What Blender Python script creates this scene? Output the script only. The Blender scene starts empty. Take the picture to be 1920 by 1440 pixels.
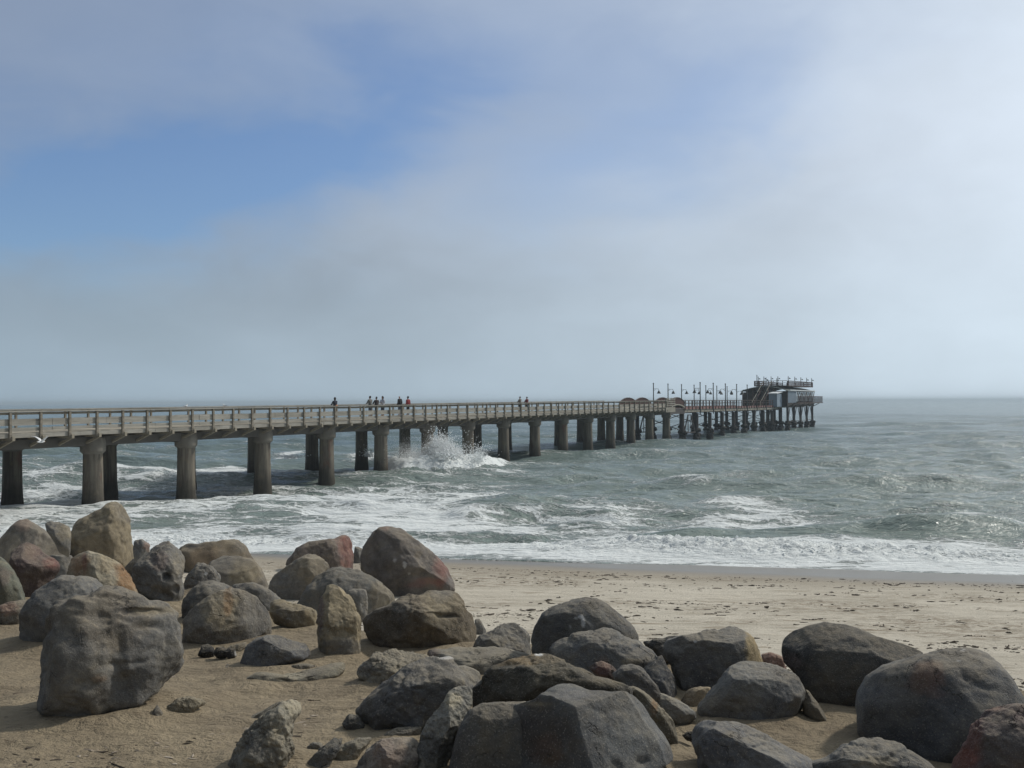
import bpy, bmesh, math, random
import numpy as np
from mathutils import Vector, Matrix
R = math.radians
sc = bpy.context.scene
col = sc.collection

# ------------------------------------------------------------------ camera
F = 1850.0                      # focal length in photo pixels (1920 wide)
EYE = 5.7                       # eye height above the sea
PITCH = math.atan(33.5 / F)
CM = Matrix.Rotation(math.pi / 2 + PITCH, 3, 'X') @ Matrix.Rotation(-0.0037, 3, 'Z')
cam_d = bpy.data.cameras.new('camera')
cam = bpy.data.objects.new('camera', cam_d)
col.objects.link(cam)
cam_d.sensor_width = 36
cam_d.lens = 36 * F / 1920
cam_d.clip_start = 0.1
cam_d.clip_end = 30000
cam.location = (0, 0, EYE)
cam.rotation_euler = CM.to_euler()
sc.camera = cam

# ------------------------------------------------------------------ exposure, world, sun
sc.view_settings.view_transform = 'Standard'
sc.view_settings.look = 'None'
sc.view_settings.exposure = 0.0
sc.view_settings.gamma = 1.0
sc.cycles.use_denoising = True
sc.cycles.max_bounces = 6
sc.cycles.volume_bounces = 1
sc.cycles.sample_clamp_indirect = 4

SUN_AZ, SUN_EL = 62.0, 44.0
SKY_STR = 0.10
SUN_STR = 2.6
sd = Vector((math.sin(R(SUN_AZ)) * math.cos(R(SUN_EL)), math.cos(R(SUN_AZ)) * math.cos(R(SUN_EL)), math.sin(R(SUN_EL))))


class NG:
    """small helper around a node tree"""
    def __init__(self, nt):
        self.nt = nt
        nt.nodes.clear()

    def n(self, typ, props=None, **kw):
        nd = self.nt.nodes.new(typ)
        for k, v in (props or {}).items():
            setattr(nd, k, v)
        for k, v in kw.items():
            key = int(k[1:]) if k[0] == 'i' and k[1:].isdigit() else k.replace('_', ' ')
            self.put(nd.inputs[key], v)
        return nd

    def put(self, sock, v):
        if isinstance(v, bpy.types.NodeSocket):
            self.nt.links.new(v, sock)
        else:
            if isinstance(v, (tuple, list)) and len(v) == 3 and len(sock.default_value) == 4:
                v = (*v, 1.0)
            sock.default_value = v

    def m(self, op, a, b=0.0, c=None, clamp=False):
        nd = self.n('ShaderNodeMath', {'operation': op, 'use_clamp': clamp}, i0=a, i1=b)
        if c is not None:
            self.put(nd.inputs[2], c)
        return nd.outputs[0]

    def mix(self, f, a, b, mode='MIX'):
        nd = self.nt.nodes.new('ShaderNodeMix')
        nd.data_type = 'RGBA'
        nd.blend_type = mode
        self.put(nd.inputs[0], f)
        self.put(nd.inputs[6], a)
        self.put(nd.inputs[7], b)
        return nd.outputs[2]

    def noise(self, vec, scale, detail=4, rough=0.55, dist=0.0):
        return self.n('ShaderNodeTexNoise', None, Vector=vec, Scale=scale, Detail=detail, Roughness=rough, Distortion=dist).outputs[0]

    def ramp(self, f, lo, hi, a=0.0, b=1.0):
        nd = self.n('ShaderNodeMapRange', {'interpolation_type': 'SMOOTHSTEP'}, i0=f, i1=lo, i2=hi, i3=a, i4=b)
        return nd.outputs[0]

    def scale(self, vec, s):
        return self.n('ShaderNodeMapping', None, Vector=vec, Scale=s).outputs[0]


w = bpy.data.worlds.new('World')
sc.world = w
w.use_nodes = True
g = NG(w.node_tree)
tc = g.n('ShaderNodeTexCoord').outputs['Generated']
sep = g.n('ShaderNodeSeparateXYZ', None, Vector=tc)
dx, dy, dz = sep.outputs
az = g.m('MULTIPLY', g.m('ARCTAN2', dx, dy), 57.2958)
el = g.m('MULTIPLY', g.m('ARCSINE', dz), 57.2958)
nz1 = g.n('ShaderNodeTexNoise', None, Vector=g.scale(tc, (1.0, 1.0, 2.4)), Scale=3.2, Detail=6.0, Roughness=0.5, Distortion=0.3)
nz2 = g.n('ShaderNodeTexNoise', None, Vector=g.scale(tc, (1.0, 1.0, 2.0)), Scale=9.0, Detail=6.0, Roughness=0.55, Distortion=0.5)
azw = g.m('ADD', az, g.m('MULTIPLY', g.m('SUBTRACT', nz1.outputs[0], 0.5), 26.0))
sc1 = g.n('ShaderNodeSeparateColor', None, Color=nz1.outputs[1]).outputs
elw = g.m('ADD', el, g.m('MULTIPLY', g.m('SUBTRACT', sc1[1], 0.5), 9.0))
elw = g.m('ADD', elw, g.m('MULTIPLY', g.m('SUBTRACT', nz2.outputs[0], 0.5), 5.0))


def gauss(a, e, a0, e0, ang, sa, se, amp):
    ca, sa_ = math.cos(R(ang)), math.sin(R(ang))
    da, de = g.m('SUBTRACT', a, a0), g.m('SUBTRACT', e, e0)
    u = g.m('ADD', g.m('MULTIPLY', da, ca / sa), g.m('MULTIPLY', de, sa_ / sa))
    v = g.m('ADD', g.m('MULTIPLY', da, -sa_ / se), g.m('MULTIPLY', de, ca / se))
    q = g.m('ADD', g.m('MULTIPLY', u, u), g.m('MULTIPLY', v, v))
    return g.m('MULTIPLY', g.m('EXPONENT', g.m('MULTIPLY', q, -0.5)), amp)


gaps = [gauss(azw, elw, -24, 10.8, 15, 11, 3.0, 1.0), gauss(azw, elw, -7, 15.4, 18, 6, 2.0, 0.42),
        gauss(azw, elw, 9, 15.8, 16, 6, 2.4, 0.42), gauss(azw, elw, 6, 10.6, 10, 5, 1.8, 0.22),
        gauss(azw, elw, -14, 21, 4, 24, 5.5, 0.40)]
gap = gaps[0]
for q in gaps[1:]:
    gap = g.m('ADD', gap, q)
gap = g.m('MINIMUM', gap, 0.92)
# cloud brightness: brighter towards the veiled sun, darker behind the camera
dot = g.n('ShaderNodeVectorMath', {'operation': 'DOT_PRODUCT'}, i0=tc, i1=tuple(sd)).outputs['Value']
s01 = g.m('MULTIPLY', g.m('ADD', dot, 1.0), 0.5)
br = g.m('POWER', s01, 3.4)
br = g.m('ADD', g.m('MULTIPLY', br, 0.62), g.ramp(dy, -0.4, 0.6, 0.12, 0.245))
br = g.m('ADD', br, g.m('MULTIPLY', g.m('EXPONENT', g.m('MULTIPLY', g.m('ABSOLUTE', el), -0.13)), 0.17))
wisp = g.m('ADD', g.m('MULTIPLY', g.m('SUBTRACT', nz2.outputs[0], 0.5), 0.20), 1.0)
wisp = g.m('ADD', wisp, g.m('MULTIPLY', g.m('SUBTRACT', nz1.outputs[0], 0.5), 0.3))
br = g.m('MULTIPLY', br, wisp)
dark = gauss(azw, elw, -21, 5.2, 3, 12, 2.4, -0.10)
br = g.m('MULTIPLY', br, g.m('ADD', dark, 1.0))
br = g.m('ADD', br, gauss(az, el, 33, 12, 0, 13, 9, 0.14))
cl = g.n('ShaderNodeVectorMath', {'operation': 'SCALE'}, i0=g.mix(g.m('POWER', s01, 2.0, clamp=True), g.mix(g.ramp(el, 1.0, 15.0), (0.70, 0.965, 1.20), (0.74, 0.93, 1.27)), (0.95, 1.035, 1.10)), Scale=br).outputs[0]
sky = g.n('ShaderNodeTexSky', {'sky_type': 'NISHITA', 'sun_disc': False, 'sun_elevation': R(SUN_EL), 'sun_rotation': R(SUN_AZ)}).outputs[0]
bgs = g.n('ShaderNodeBackground', None, Color=g.mix(1.0, sky, (0.70, 0.86, 1.08), 'MULTIPLY'), Strength=SKY_STR)
bgc = g.n('ShaderNodeBackground', None, Color=cl, Strength=1.0)
mx = g.n('ShaderNodeMixShader', None, Fac=gap)
g.put(mx.inputs[1], bgc.outputs[0])
g.put(mx.inputs[2], bgs.outputs[0])
g.n('ShaderNodeOutputWorld', None, Surface=mx.outputs[0])

sl = bpy.data.lights.new('sun', 'SUN')
sl.energy = SUN_STR
sl.angle = R(5)
sl.color = (1.0, 0.95, 0.87)
so = bpy.data.objects.new('sun', sl)
col.objects.link(so)
so.rotation_euler = sd.to_track_quat('Z', 'Y').to_euler()


# ------------------------------------------------------------------ helpers
def tag(o, label=None, cat=None, group=None, kind=None):
    if label: o['label'] = label
    if cat: o['category'] = cat
    if group: o['group'] = group
    if kind: o['kind'] = kind
    return o


def empty(name, loc=(0, 0, 0), rz=0.0):
    o = bpy.data.objects.new(name, None)
    o.empty_display_size = 0.3
    o.location = loc
    o.rotation_euler = (0, 0, rz)
    col.objects.link(o)
    return o


def mesh_np(name, co, faces, mat=None, smooth=True, attrs=None, parent=None, loc=None):
    """co (n,3) array, faces (m,3|4) array"""
    co = np.asarray(co, dtype=np.float32)
    faces = np.asarray(faces, dtype=np.int32)
    me = bpy.data.meshes.new(name)
    k = faces.shape[1]
    me.vertices.add(len(co))
    me.vertices.foreach_set('co', co.ravel())
    me.loops.add(faces.size)
    me.loops.foreach_set('vertex_index', faces.ravel())
    me.polygons.add(len(faces))
    me.polygons.foreach_set('loop_start', np.arange(0, faces.size, k, dtype=np.int32))
    me.polygons.foreach_set('loop_total', np.full(len(faces), k, dtype=np.int32))
    me.update(calc_edges=True)
    me.validate()
    me.polygons.foreach_set('use_smooth', np.full(len(me.polygons), smooth))
    for an, av in (attrs or {}).items():
        av = np.asarray(av, dtype=np.float32)
        if av.ndim == 1:
            a = me.attributes.new(an, 'FLOAT', 'POINT')
            a.data.foreach_set('value', av)
        else:
            a = me.attributes.new(an, 'FLOAT_COLOR', 'POINT')
            a.data.foreach_set('color', np.hstack([av, np.ones((len(av), 1), np.float32)]).ravel())
    if mat: me.materials.append(mat)
    o = bpy.data.objects.new(name, me)
    col.objects.link(o)
    if parent: o.parent = parent
    if loc is not None: o.location = loc
    return o


def _h(ix, iy, iz, seed):
    h = (ix * 374761393 + iy * 668265263 + iz * 2147483647 * 3 + seed * 1274126177) & 0xFFFFFFFF
    h = ((h ^ (h >> 13)) * 1274126177) & 0xFFFFFFFF
    h = ((h ^ (h >> 16)) * 2246822519) & 0xFFFFFFFF
    return ((h ^ (h >> 15)) & 0xFFFFFF) / float(0xFFFFFF)


def vnoise(x, y, z=0.0, seed=0):
    x, y, z = np.broadcast_arrays(np.asarray(x, float), np.asarray(y, float), np.asarray(z, float))
    fx, fy, fz = np.floor(x), np.floor(y), np.floor(z)
    ix, iy, iz = fx.astype(np.int64), fy.astype(np.int64), fz.astype(np.int64)
    u, v, w_ = x - fx, y - fy, z - fz
    u, v, w_ = u * u * (3 - 2 * u), v * v * (3 - 2 * v), w_ * w_ * (3 - 2 * w_)
    r = 0
    for a in (0, 1):
        for b in (0, 1):
            for c in (0, 1):
                wt = (u if a else 1 - u) * (v if b else 1 - v) * (w_ if c else 1 - w_)
                r = r + wt * _h(ix + a, iy + b, iz + c, seed)
    return r * 2 - 1


def fbm(x, y, z=0.0, octv=4, seed=0, gain=0.5, ridged=False):
    x, y, z = np.asarray(x, float), np.asarray(y, float), np.asarray(z, float)
    s, a, t = 0, 1.0, 0
    for i in range(octv):
        f = 2.03 ** i
        q = vnoise(x * f + 13.7 * i, y * f + 7.1 * i, z * f + 3.3 * i, seed + i)
        s = s + a * ((1 - 2 * np.abs(q)) if ridged else q)
        t += a
        a *= gain
    return s / t


def ray(px, py):
    d = CM @ Vector(((px - 960) / F, (720 - py) / F, -1.0))
    return d / d.y                       # scaled so that y = 1


def at(px, py, d):
    """world point on the pixel's ray at forward distance d"""
    r = ray(px, py)
    return Vector((r.x * d, d, EYE + r.z * d))


def onz(px, py, z=0.0):
    r = ray(px, py)
    return at(px, py, (z - EYE) / r.z)


def principled(name, rough=0.8, spec=0.3):
    m = bpy.data.materials.new(name)
    m.use_nodes = True
    G = NG(m.node_tree)
    b = G.n('ShaderNodeBsdfPrincipled', None, Roughness=rough)
    b.inputs['Specular IOR Level'].default_value = spec
    G.n('ShaderNodeOutputMaterial', None, Surface=b.outputs[0])
    return m, G, b


def simple_mat(name, c1, c2=None, scale=3.0, rough=0.8, bump=0.01, stretch=(1, 1, 1), spec=0.3, metal=0.0):
    m, G, b = principled(name, rough, spec)
    oc = G.scale(G.n('ShaderNodeTexCoord').outputs['Object'], stretch)
    if c2 is None: c2 = tuple(v * 0.6 for v in c1)
    n = G.ramp(G.noise(oc, scale, 6, 0.6), 0.3, 0.7)
    G.put(b.inputs['Base Color'], G.mix(n, c1, c2))
    b.inputs['Metallic'].default_value = metal
    if bump:
        G.put(b.inputs['Normal'], G.n('ShaderNodeBump', None, Strength=0.6, Distance=bump, Height=G.noise(oc, scale * 6, 4)).outputs[0])
    return m


# ------------------------------------------------------------------ terrain
EX = [-40, -9, -5, -3.5, -2.6, -1.5, -0.35, 1.0, 1.8, 3.2, 6.0, 40]
EY = [13, 12, 11.5, 11, 9.9, 8.6, 7.5, 6.9, 6.5, 6.0, 5.8, 5.5]


def shore_y(x):
    return 36.0 - 0.2 * x


def terrain_z(x, y, detail=True):
    x, y = np.asarray(x, float), np.asarray(y, float)
    off = shore_y(x) - y
    beach = np.where(off > 0, 0.063 * off, 0.07 * off)
    beach = np.maximum(beach, -3.0)
    ye = np.interp(x, EX, EY) + 0.25 * vnoise(x * 0.8, 0, 0, 5)
    shelf = 4.0 - 0.05 * (np.minimum(y, ye) - 4.6)
    slope = shelf - 0.60 * np.maximum(y - ye, 0)
    t = np.clip((slope - beach) / 0.5, -1, 1)
    z = np.maximum(beach, slope)
    if detail:
        sh = np.clip((z - 1.9) / 0.8, 0, 1)
        z = z + sh * (0.045 * fbm(x * 1.3, y * 1.3, 0, 3, 11) + 0.020 * fbm(x * 5, y * 5, 0, 3, 12) + 0.004 * fbm(x * 22, y * 22, 0, 2, 14))
        dry = np.clip((z - 0.3) / 0.3, 0, 1) * (1 - sh)
        z = z + dry * (0.045 * fbm(x * 0.6, y * 1.1, 0, 4, 15) + 0.020 * fbm(x * 1.2, y * 5.0, 0, 3, 16) + 0.016 * fbm(x * 3.0, y * 4.0, 0, 3, 17))
    return z


def ground_at(px, py):
    """where the pixel's ray meets the sand"""
    r = ray(px, py)
    ds = np.arange(3.0, 34.0, 0.02)
    zz = terrain_z(r.x * ds, ds, False)
    hit = np.nonzero(EYE + r.z * ds < zz)[0]
    d = ds[hit[0]] if len(hit) else 20.0
    return float(d)


def fan_grid(ys, half, cols):
    ys = np.asarray(ys)
    u = np.linspace(-1, 1, cols)
    Y = np.repeat(ys[:, None], cols, 1)
    X = u[None, :] * half(ys)[:, None]
    nr = len(ys)
    idx = np.arange(nr * cols).reshape(nr, cols)
    f = np.stack([idx[:-1, :-1], idx[:-1, 1:], idx[1:, 1:], idx[1:, :-1]], -1).reshape(-1, 4)
    return X.ravel(), Y.ravel(), f


ys = np.concatenate([np.linspace(-14, 2.5, 40), 1 / np.linspace(1 / 2.6, 1 / 13.0, 430), np.linspace(13.08, 42, 460), np.linspace(43, 90, 20)])
X, Y, fc = fan_grid(ys, lambda y: 0.72 * np.maximum(y, 0) + 4.5 + np.clip(-y, 0, 99) * 1.2, 640)
Z = terrain_z(X, Y)
off = shore_y(X) - Y
wet = np.clip(1 - (off - 1.7 - 0.13 * X - 1.1 * fbm(X * 0.13, Y * 0.1, 0, 3, 21)) / 2.0, 0, 1)
damp = np.clip(1 - (off - 4.2 - 0.8 * fbm(X * 0.3, Y * 0.2, 0, 3, 22)) / 2.5, 0, 1)
shelf = np.clip((Z - 1.7) / 0.9, 0, 1)

mt, G, b = principled('sand', 0.95, 0.2)
pos = G.n('ShaderNodeNewGeometry').outputs['Position']
aw = G.n('ShaderNodeAttribute', {'attribute_name': 'wet'}).outputs['Fac']
ad = G.n('ShaderNodeAttribute', {'attribute_name': 'damp'}).outputs['Fac']
ash = G.n('ShaderNodeAttribute', {'attribute_name': 'shelf'}).outputs['Fac']
n1 = G.noise(G.scale(pos, (0.35, 1.6, 1)), 1.0, 6, 0.6)
n2 = G.noise(G.scale(pos, (0.8, 4.5, 1)), 1.0, 5, 0.65)
n3 = G.noise(pos, 60.0, 3, 0.7)
beachc = G.mix(G.ramp(n1, 0.35, 0.68), (0.60, 0.548, 0.450), (0.49, 0.445, 0.360))
beachc = G.mix(G.ramp(n2, 0.56, 0.70), beachc, (0.30, 0.25, 0.18))
n7 = G.noise(G.scale(pos, (0.16, 0.34, 1)), 1.0, 3, 0.5)
n8 = G.noise(G.scale(pos, (1.8, 4.0, 1)), 1.6, 6, 0.7, 0.8)
beachc = G.mix(G.m('MULTIPLY', G.ramp(n7, 0.44, 0.60), G.ramp(n8, 0.42, 0.62)), beachc, (0.27, 0.225, 0.165))
n4 = G.noise(pos, 1.6, 6, 0.65, 0.4)
shc = G.mix(G.ramp(n4, 0.3, 0.7), (0.300, 0.246, 0.166), (0.215, 0.174, 0.120))
n5 = G.noise(G.scale(pos, (2.0, 5.0, 2.0)), 5.0, 6, 0.7, 1.2)
shc = G.mix(G.ramp(n5, 0.56, 0.72), shc, (0.120, 0.092, 0.062))
shc = G.mix(G.m('MULTIPLY', G.ramp(G.noise(pos, 0.9, 4, 0.6), 0.5, 0.7), 0.55), shc, (0.33, 0.275, 0.19))
base = G.mix(ash, beachc, shc)
base = G.mix(G.m('MULTIPLY', ad, 0.7), base, (0.30, 0.26, 0.20))
base = G.mix(aw, base, (0.20, 0.183, 0.155))
base = G.mix(G.m('MULTIPLY', G.m('SUBTRACT', n3, 0.2), 0.55), base, G.mix(1.0, base, (0.6, 0.57, 0.52), 'MULTIPLY'))
G.put(b.inputs['Base Color'], base)
G.put(b.inputs['Roughness'], G.m('SUBTRACT', 0.95, G.m('MULTIPLY', aw, 0.64)))
hgt = G.m('ADD', G.m('MULTIPLY', n3, 0.15), G.m('ADD', G.m('MULTIPLY', n2, 1.0), G.m('ADD', G.m('MULTIPLY', n8, 1.1), G.m('MULTIPLY', G.noise(pos, 14.0, 5, 0.65, 0.5), 0.8))))
G.put(b.inputs['Normal'], G.n('ShaderNodeBump', None, Strength=G.m('SUBTRACT', 0.85, G.m('MULTIPLY', aw, 0.82)), Distance=0.06, Height=hgt).outputs[0])
sand_mat = mt
o = mesh_np('beach', np.stack([X, Y, Z], 1), fc, sand_mat, True, {'wet': wet, 'damp': damp, 'shelf': shelf})
tag(o, 'pale dry beach with darker wet edge and brown sand between the boulders', 'beach', kind='structure')

# ------------------------------------------------------------------ sea
q = np.linspace(1 / 29.0, 1 / 12000.0, 900)
ys = 1 / q
X, Y, fc = fan_grid(ys, lambda y: 0.70 * y + 4, 620)
s = (Y - shore_y(X)) * 0.98            # metres offshore
dyr = np.abs(np.gradient(ys))
DY = np.repeat(dyr[:, None], 620, 1).ravel()
rng = np.random.RandomState(4)
Z = np.zeros_like(X)
comp = []
for i in range(60):
    lam = 0.9 * (26 / 0.9) ** (rng.rand())
    ang = rng.normal(-0.14, 0.42 if lam < 8 else 0.2)
    comp.append((lam, ang, rng.rand() * 6.28))
near = np.clip((s + 1) / 14, 0.05, 1) ** 0.8
warp = 1.1 * fbm(X * 0.06, Y * 0.06, 0, 2, 31)
for lam, ang, ph in comp:
    k = 2 * math.pi / lam
    amp = 0.0098 * lam ** 0.80
    fade = np.clip((lam / DY - 2.2) / 3.0, 0, 1)
    p = k * (X * math.sin(ang) + Y * math.cos(ang)) + ph + warp * min(1.0, lam / 6)
    c = np.cos(p)
    Z += fade * amp * (c + 0.28 * np.cos(2 * p)) * near
Z += near * np.clip(1 - Y / 160, 0, 1) * (0.045 * fbm(X * 0.9, Y * 1.6, 0, 3, 33, ridged=True) + 0.02 * fbm(X * 2.6, Y * 4.5, 0, 3, 34, ridged=True))
hump = np.zeros_like(X)                # authored swells and breakers: (px0,px1, py, height m, length m, z)
foam = np.zeros_like(X)
turb = np.zeros_like(X)


def ridge(pts, h, wback, wfront, seed, jag=0.4):
    """swell crest through sea points given as (px,py) of the crest's foot line; steep toward the shore"""
    P = [onz(px, py, 0.0) for px, py in pts]
    xs = np.array([p.x for p in P]); yy = np.array([p.y for p in P])
    yc = np.interp(X, xs, yy) + jag * fbm(X * 0.35, 0, 0, 3, seed)
    L = (xs[-1] - xs[0])
    e = np.clip((X - xs[0]) / (0.18 * L), 0, 1) * np.clip((xs[-1] - X) / (0.18 * L), 0, 1)
    e = e * e * (3 - 2 * e)
    t = Y - yc
    prof = np.where(t > 0, np.exp(-(t / wback) ** 2), np.exp(-(t / wfront) ** 2))
    return h * e * prof, e, t


H, e, t = ridge([(1020, 1012), (1300, 1014), (1500, 1012), (1700, 1012), (1990, 1010)], 0.52, 2.6, 0.75, 41)
Z += H
foam += e * np.where((t > 0.05) & (t < 5.0), 0.75 - 0.11 * t, 0) * (0.6 + 0.8 * fbm(X * 0.35, Y * 0.5, 0, 3, 42))
foam -= 0.55 * e * np.exp(-((t + 0.45) / 0.5) ** 2)
H, e, t = ridge([(500, 1002), (700, 1000), (900, 1000), (1080, 1004)], 0.32, 1.6, 0.6, 43)
Z += H
foam += e * np.where((t > 0) & (t < 3), 0.4, 0)
H, e, t = ridge([(380, 972), (520, 962), (640, 962), (720, 966)], 0.32, 1.6, 0.6, 44)
Z += H
H, e, t = ridge([(820, 974), (1000, 964), (1200, 970)], 0.42, 2.5, 1.0, 45)
Z += H
H, e, t = ridge([(1180, 915), (1400, 912), (1650, 914), (1990, 906)], 0.45, 3.5, 1.5, 46, 1.2)
Z += H
foam += 0.12 * e * np.exp(-((t - .3) / 0.7) ** 2)
H, e, t = ridge([(330, 860), (440, 856), (560, 858), (660, 860)], 0.75, 5, 2.2, 47)
Z += H
H, e, t = ridge([(60, 905), (180, 900), (330, 903)], 0.3, 3, 1.4, 48)
Z += H
H, e, t = ridge([(900, 880), (1000, 872), (1120, 868), (1200, 870)], 0.5, 4, 1.8, 49)
Z += H
foam += 0.35 * e * np.exp(-((t - .5) / 0.9) ** 2)
H, e, t = ridge([(1150, 872), (1350, 868), (1500, 872)], 0.25, 3, 1.4, 50)
Z += H
foam += 0.25 * e * np.exp(-((t - .4) / 0.6) ** 2)
# the broken wave under the pier
H, e, t = ridge([(690, 886), (760, 893), (860, 890), (960, 880)], 0.95, 3.6, 1.3, 51)
Z += H
foam += 1.3 * e * np.where(t > -1.6, np.exp(-(np.maximum(t, 0) / 4.5) ** 2), 0)
turb += 1.2 * e * np.exp(-(t / 3) ** 2)
# whitewater roller close to the beach
sc_n = 0.55 * fbm(X * 0.22, 0.0, 0, 3, 60)
roll_amp = np.interp(X, [-22, -12, -6, -2, 1, 5, 22], [0.7, 1.0, 0.7, 0.25, 0.5, 1.0, 0.7])
bandc = 2.2 + sc_n
roll = np.exp(-((s - bandc) / 1.0) ** 2) * roll_amp
Z += 0.30 * roll
turb += 0.8 * roll
foam += (0.62 + 0.35 * fbm(X * 0.3, Y * 0.8, 0, 3, 69)) * np.clip(1 - np.abs(s - 2.2) / 2.8, 0, 1) ** 0.6
# general foam field
L = fbm(X * 0.16, Y * 0.34, 0, 4, 61)
foam += np.interp(s, [-3, 3, 9, 18, 30, 48, 80, 200], [0.55, 0.56, 0.56, 0.55, 0.40, 0.16, 0.03, 0.0]) + 0.36 * L * np.interp(s, [0, 40, 120], [1, 0.9, 0.3])
patches = [(60, 948, 130, 20, .45), (90, 915, 110, 9, .35), (430, 884, 60, 8, .4), (470, 893, 130, 8, .35), (330, 962, 190, 26, .15), (300, 985, 60, 8, -.4),
           (500, 935, 160, 10, .25), (700, 950, 150, 30, .25), (780, 985, 150, 28, .4), (930, 936, 110, 9, .45), (1120, 958, 120, 12, .25),
           (970, 958, 120, 9, -.55), (1430, 952, 80, 14, .6), (1350, 972, 150, 9, .35), (1230, 930, 180, 14, -.5), (1600, 940, 260, 26, -.5),
           (1700, 992, 220, 5, .3), (880, 862, 60, 12, .5), (690, 862, 30, 6, .8), (545, 861, 22, 6, .8), (1000, 852, 60, 4, .3), (1140, 838, 60, 3, .3),
           (600, 915, 260, 8, .22), (250, 925, 80, 8, -.35), (1450, 1016, 330, 5, -.5), (1750, 1022, 200, 4, -.5), (1060, 905, 130, 10, -.2), (1290, 912, 40, 6, .35)]
for px, py, rx, ry, a in patches:
    c = onz(px, py, 0)
    rxw = rx * c.y / F
    ryw = ry * c.y ** 2 / (EYE * F)
    foam += a * np.exp(-((X - c.x) / rxw) ** 2 - ((Y - c.y) / ryw) ** 2)
# whitecaps farther out on the crests
foam += np.clip((Z - 0.20) / 0.25, 0, 1) * np.interp(s, [10, 30, 200, 600], [0.0, 0.22, 0.22, 0]) * (0.5 + fbm(X * 0.1, Y * 0.2, 0, 3, 66))
foam = np.where(s < 1.2, np.maximum(foam, 0.50 + 0.42 * fbm(X * 0.45, Y * 1.8, 0, 3, 68)), foam)
Z += np.clip(turb, 0, 1.2) * (0.62 * np.abs(fbm(X * 2.4, Y * 3.0, 0, 5, 62, 0.62)) - 0.05) * np.clip(1 - DY / 1.5, 0, 1)
# the sheet runs out over the sand with a scalloped edge
edge = 0.75 * fbm(X * 0.13, 0.0, 0, 3, 63) + 0.08 * fbm(X * 1.3, 0, 0, 2, 64)
Z = np.where(s < 3, Z * np.clip((s + 1.2) / 4.2, 0, 1) + 0.045 * np.clip(1 - s / 3, 0, 1) + 0.09 * edge * np.clip(1 - s / 4, 0, 1), Z)
Z = np.where(s < -0.9, terrain_z(X, Y, False) - 0.10, Z)
tr_ = onz(178, 950, 0)               # a trough round the first pile
Z = Z - 0.42 * np.exp(-((X - tr_.x) / 3.0) ** 2 - ((Y - tr_.y) / 3.2) ** 2)
SEA = (X, Y, Z)

mt, G, b = principled('sea_water', 0.12, 0.5)
geo = G.n('ShaderNodeNewGeometry')
pos = geo.outputs['Position']
fa = G.n('ShaderNodeAttribute', {'attribute_name': 'foam'}).outputs['Fac']
pxy = G.scale(pos, (1, 1, 0.2))
nA = G.noise(G.scale(pxy, (0.34, 1.35, 1)), 1.0, 9, 0.66, 0.9)
nB = G.noise(G.scale(pxy, (1.6, 3.6, 1)), 1.6, 6, 0.7, 1.5)
vor = G.n('ShaderNodeTexVoronoi', {'feature': 'DISTANCE_TO_EDGE'}, Vector=G.n('ShaderNodeVectorMath', {'operation': 'ADD'}, i0=G.scale(pxy, (0.8, 1.7, 1)),
          i1=G.n('ShaderNodeTexNoise', None, Vector=pxy, Scale=1.6, Detail=4.0).outputs[1]).outputs[0], Scale=1.7).outputs['Distance']
lace = G.ramp(vor, 0.0, 0.20, 0.20, -0.04)
fv = G.m('ADD', fa, G.m('MULTIPLY', G.m('SUBTRACT', nA, 0.5), 2.3))
fv = G.m('ADD', fv, G.m('MULTIPLY', G.m('SUBTRACT', nB, 0.5), 0.8))
fv = G.m('ADD', fv, lace)
fm = G.ramp(fv, 0.52, 0.86)
thin = G.ramp(fv, 0.15, 0.75)
depthc = G.ramp(G.n('ShaderNodeSeparateXYZ', None, Vector=pos).outputs[1], 36, 150)
wc = G.mix(depthc, (0.190, 0.235, 0.208), (0.112, 0.160, 0.156))
wc = G.mix(G.m('MULTIPLY', thin, 0.35), wc, (0.30, 0.34, 0.32))
fc_ = G.mix(G.ramp(nB, 0.3, 0.7), (0.66, 0.70, 0.69), (0.80, 0.82, 0.80))
G.put(b.inputs['Base Color'], G.mix(fm, wc, fc_))
G.put(b.inputs['Roughness'], G.m('ADD', 0.20, G.m('MULTIPLY', fm, 0.6)))
b.inputs['IOR'].default_value = 1.33
c1 = G.noise(G.scale(pxy, (0.9, 2.2, 1)), 1.3, 5, 0.62, 0.8)
c2 = G.noise(G.scale(pxy, (0.10, 0.30, 1)), 1.0, 6, 0.62, 0.6)
hh = G.m('ADD', G.m('MULTIPLY', c1, 0.20), G.m('MULTIPLY', c2, 1.1))
hh = G.m('ADD', hh, G.m('MULTIPLY', fm, 0.05))
hh = G.m('ADD', hh, G.m('MULTIPLY', G.m('MULTIPLY', nB, fm), 0.10))
G.put(b.inputs['Normal'], G.n('ShaderNodeBump', None, Strength=0.9, Distance=1.0, Height=hh).outputs[0])
o = mesh_np('sea', np.stack([X, Y, Z], 1), fc, mt, True, {'foam': foam})
tag(o, 'choppy grey green sea with streaks of white foam', 'sea', kind='structure')
water_mat = mt
# ------------------------------------------------------------------ boulders
_ico = {}


def ico(sub):
    if sub not in _ico:
        bm = bmesh.new()
        bmesh.ops.create_icosphere(bm, subdivisions=sub, radius=1.0)
        v = np.array([p.co[:] for p in bm.verts])
        f = np.array([[q.index for q in p.verts] for p in bm.faces])
        bm.free()
        _ico[sub] = (v, f)
    return _ico[sub]


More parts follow.
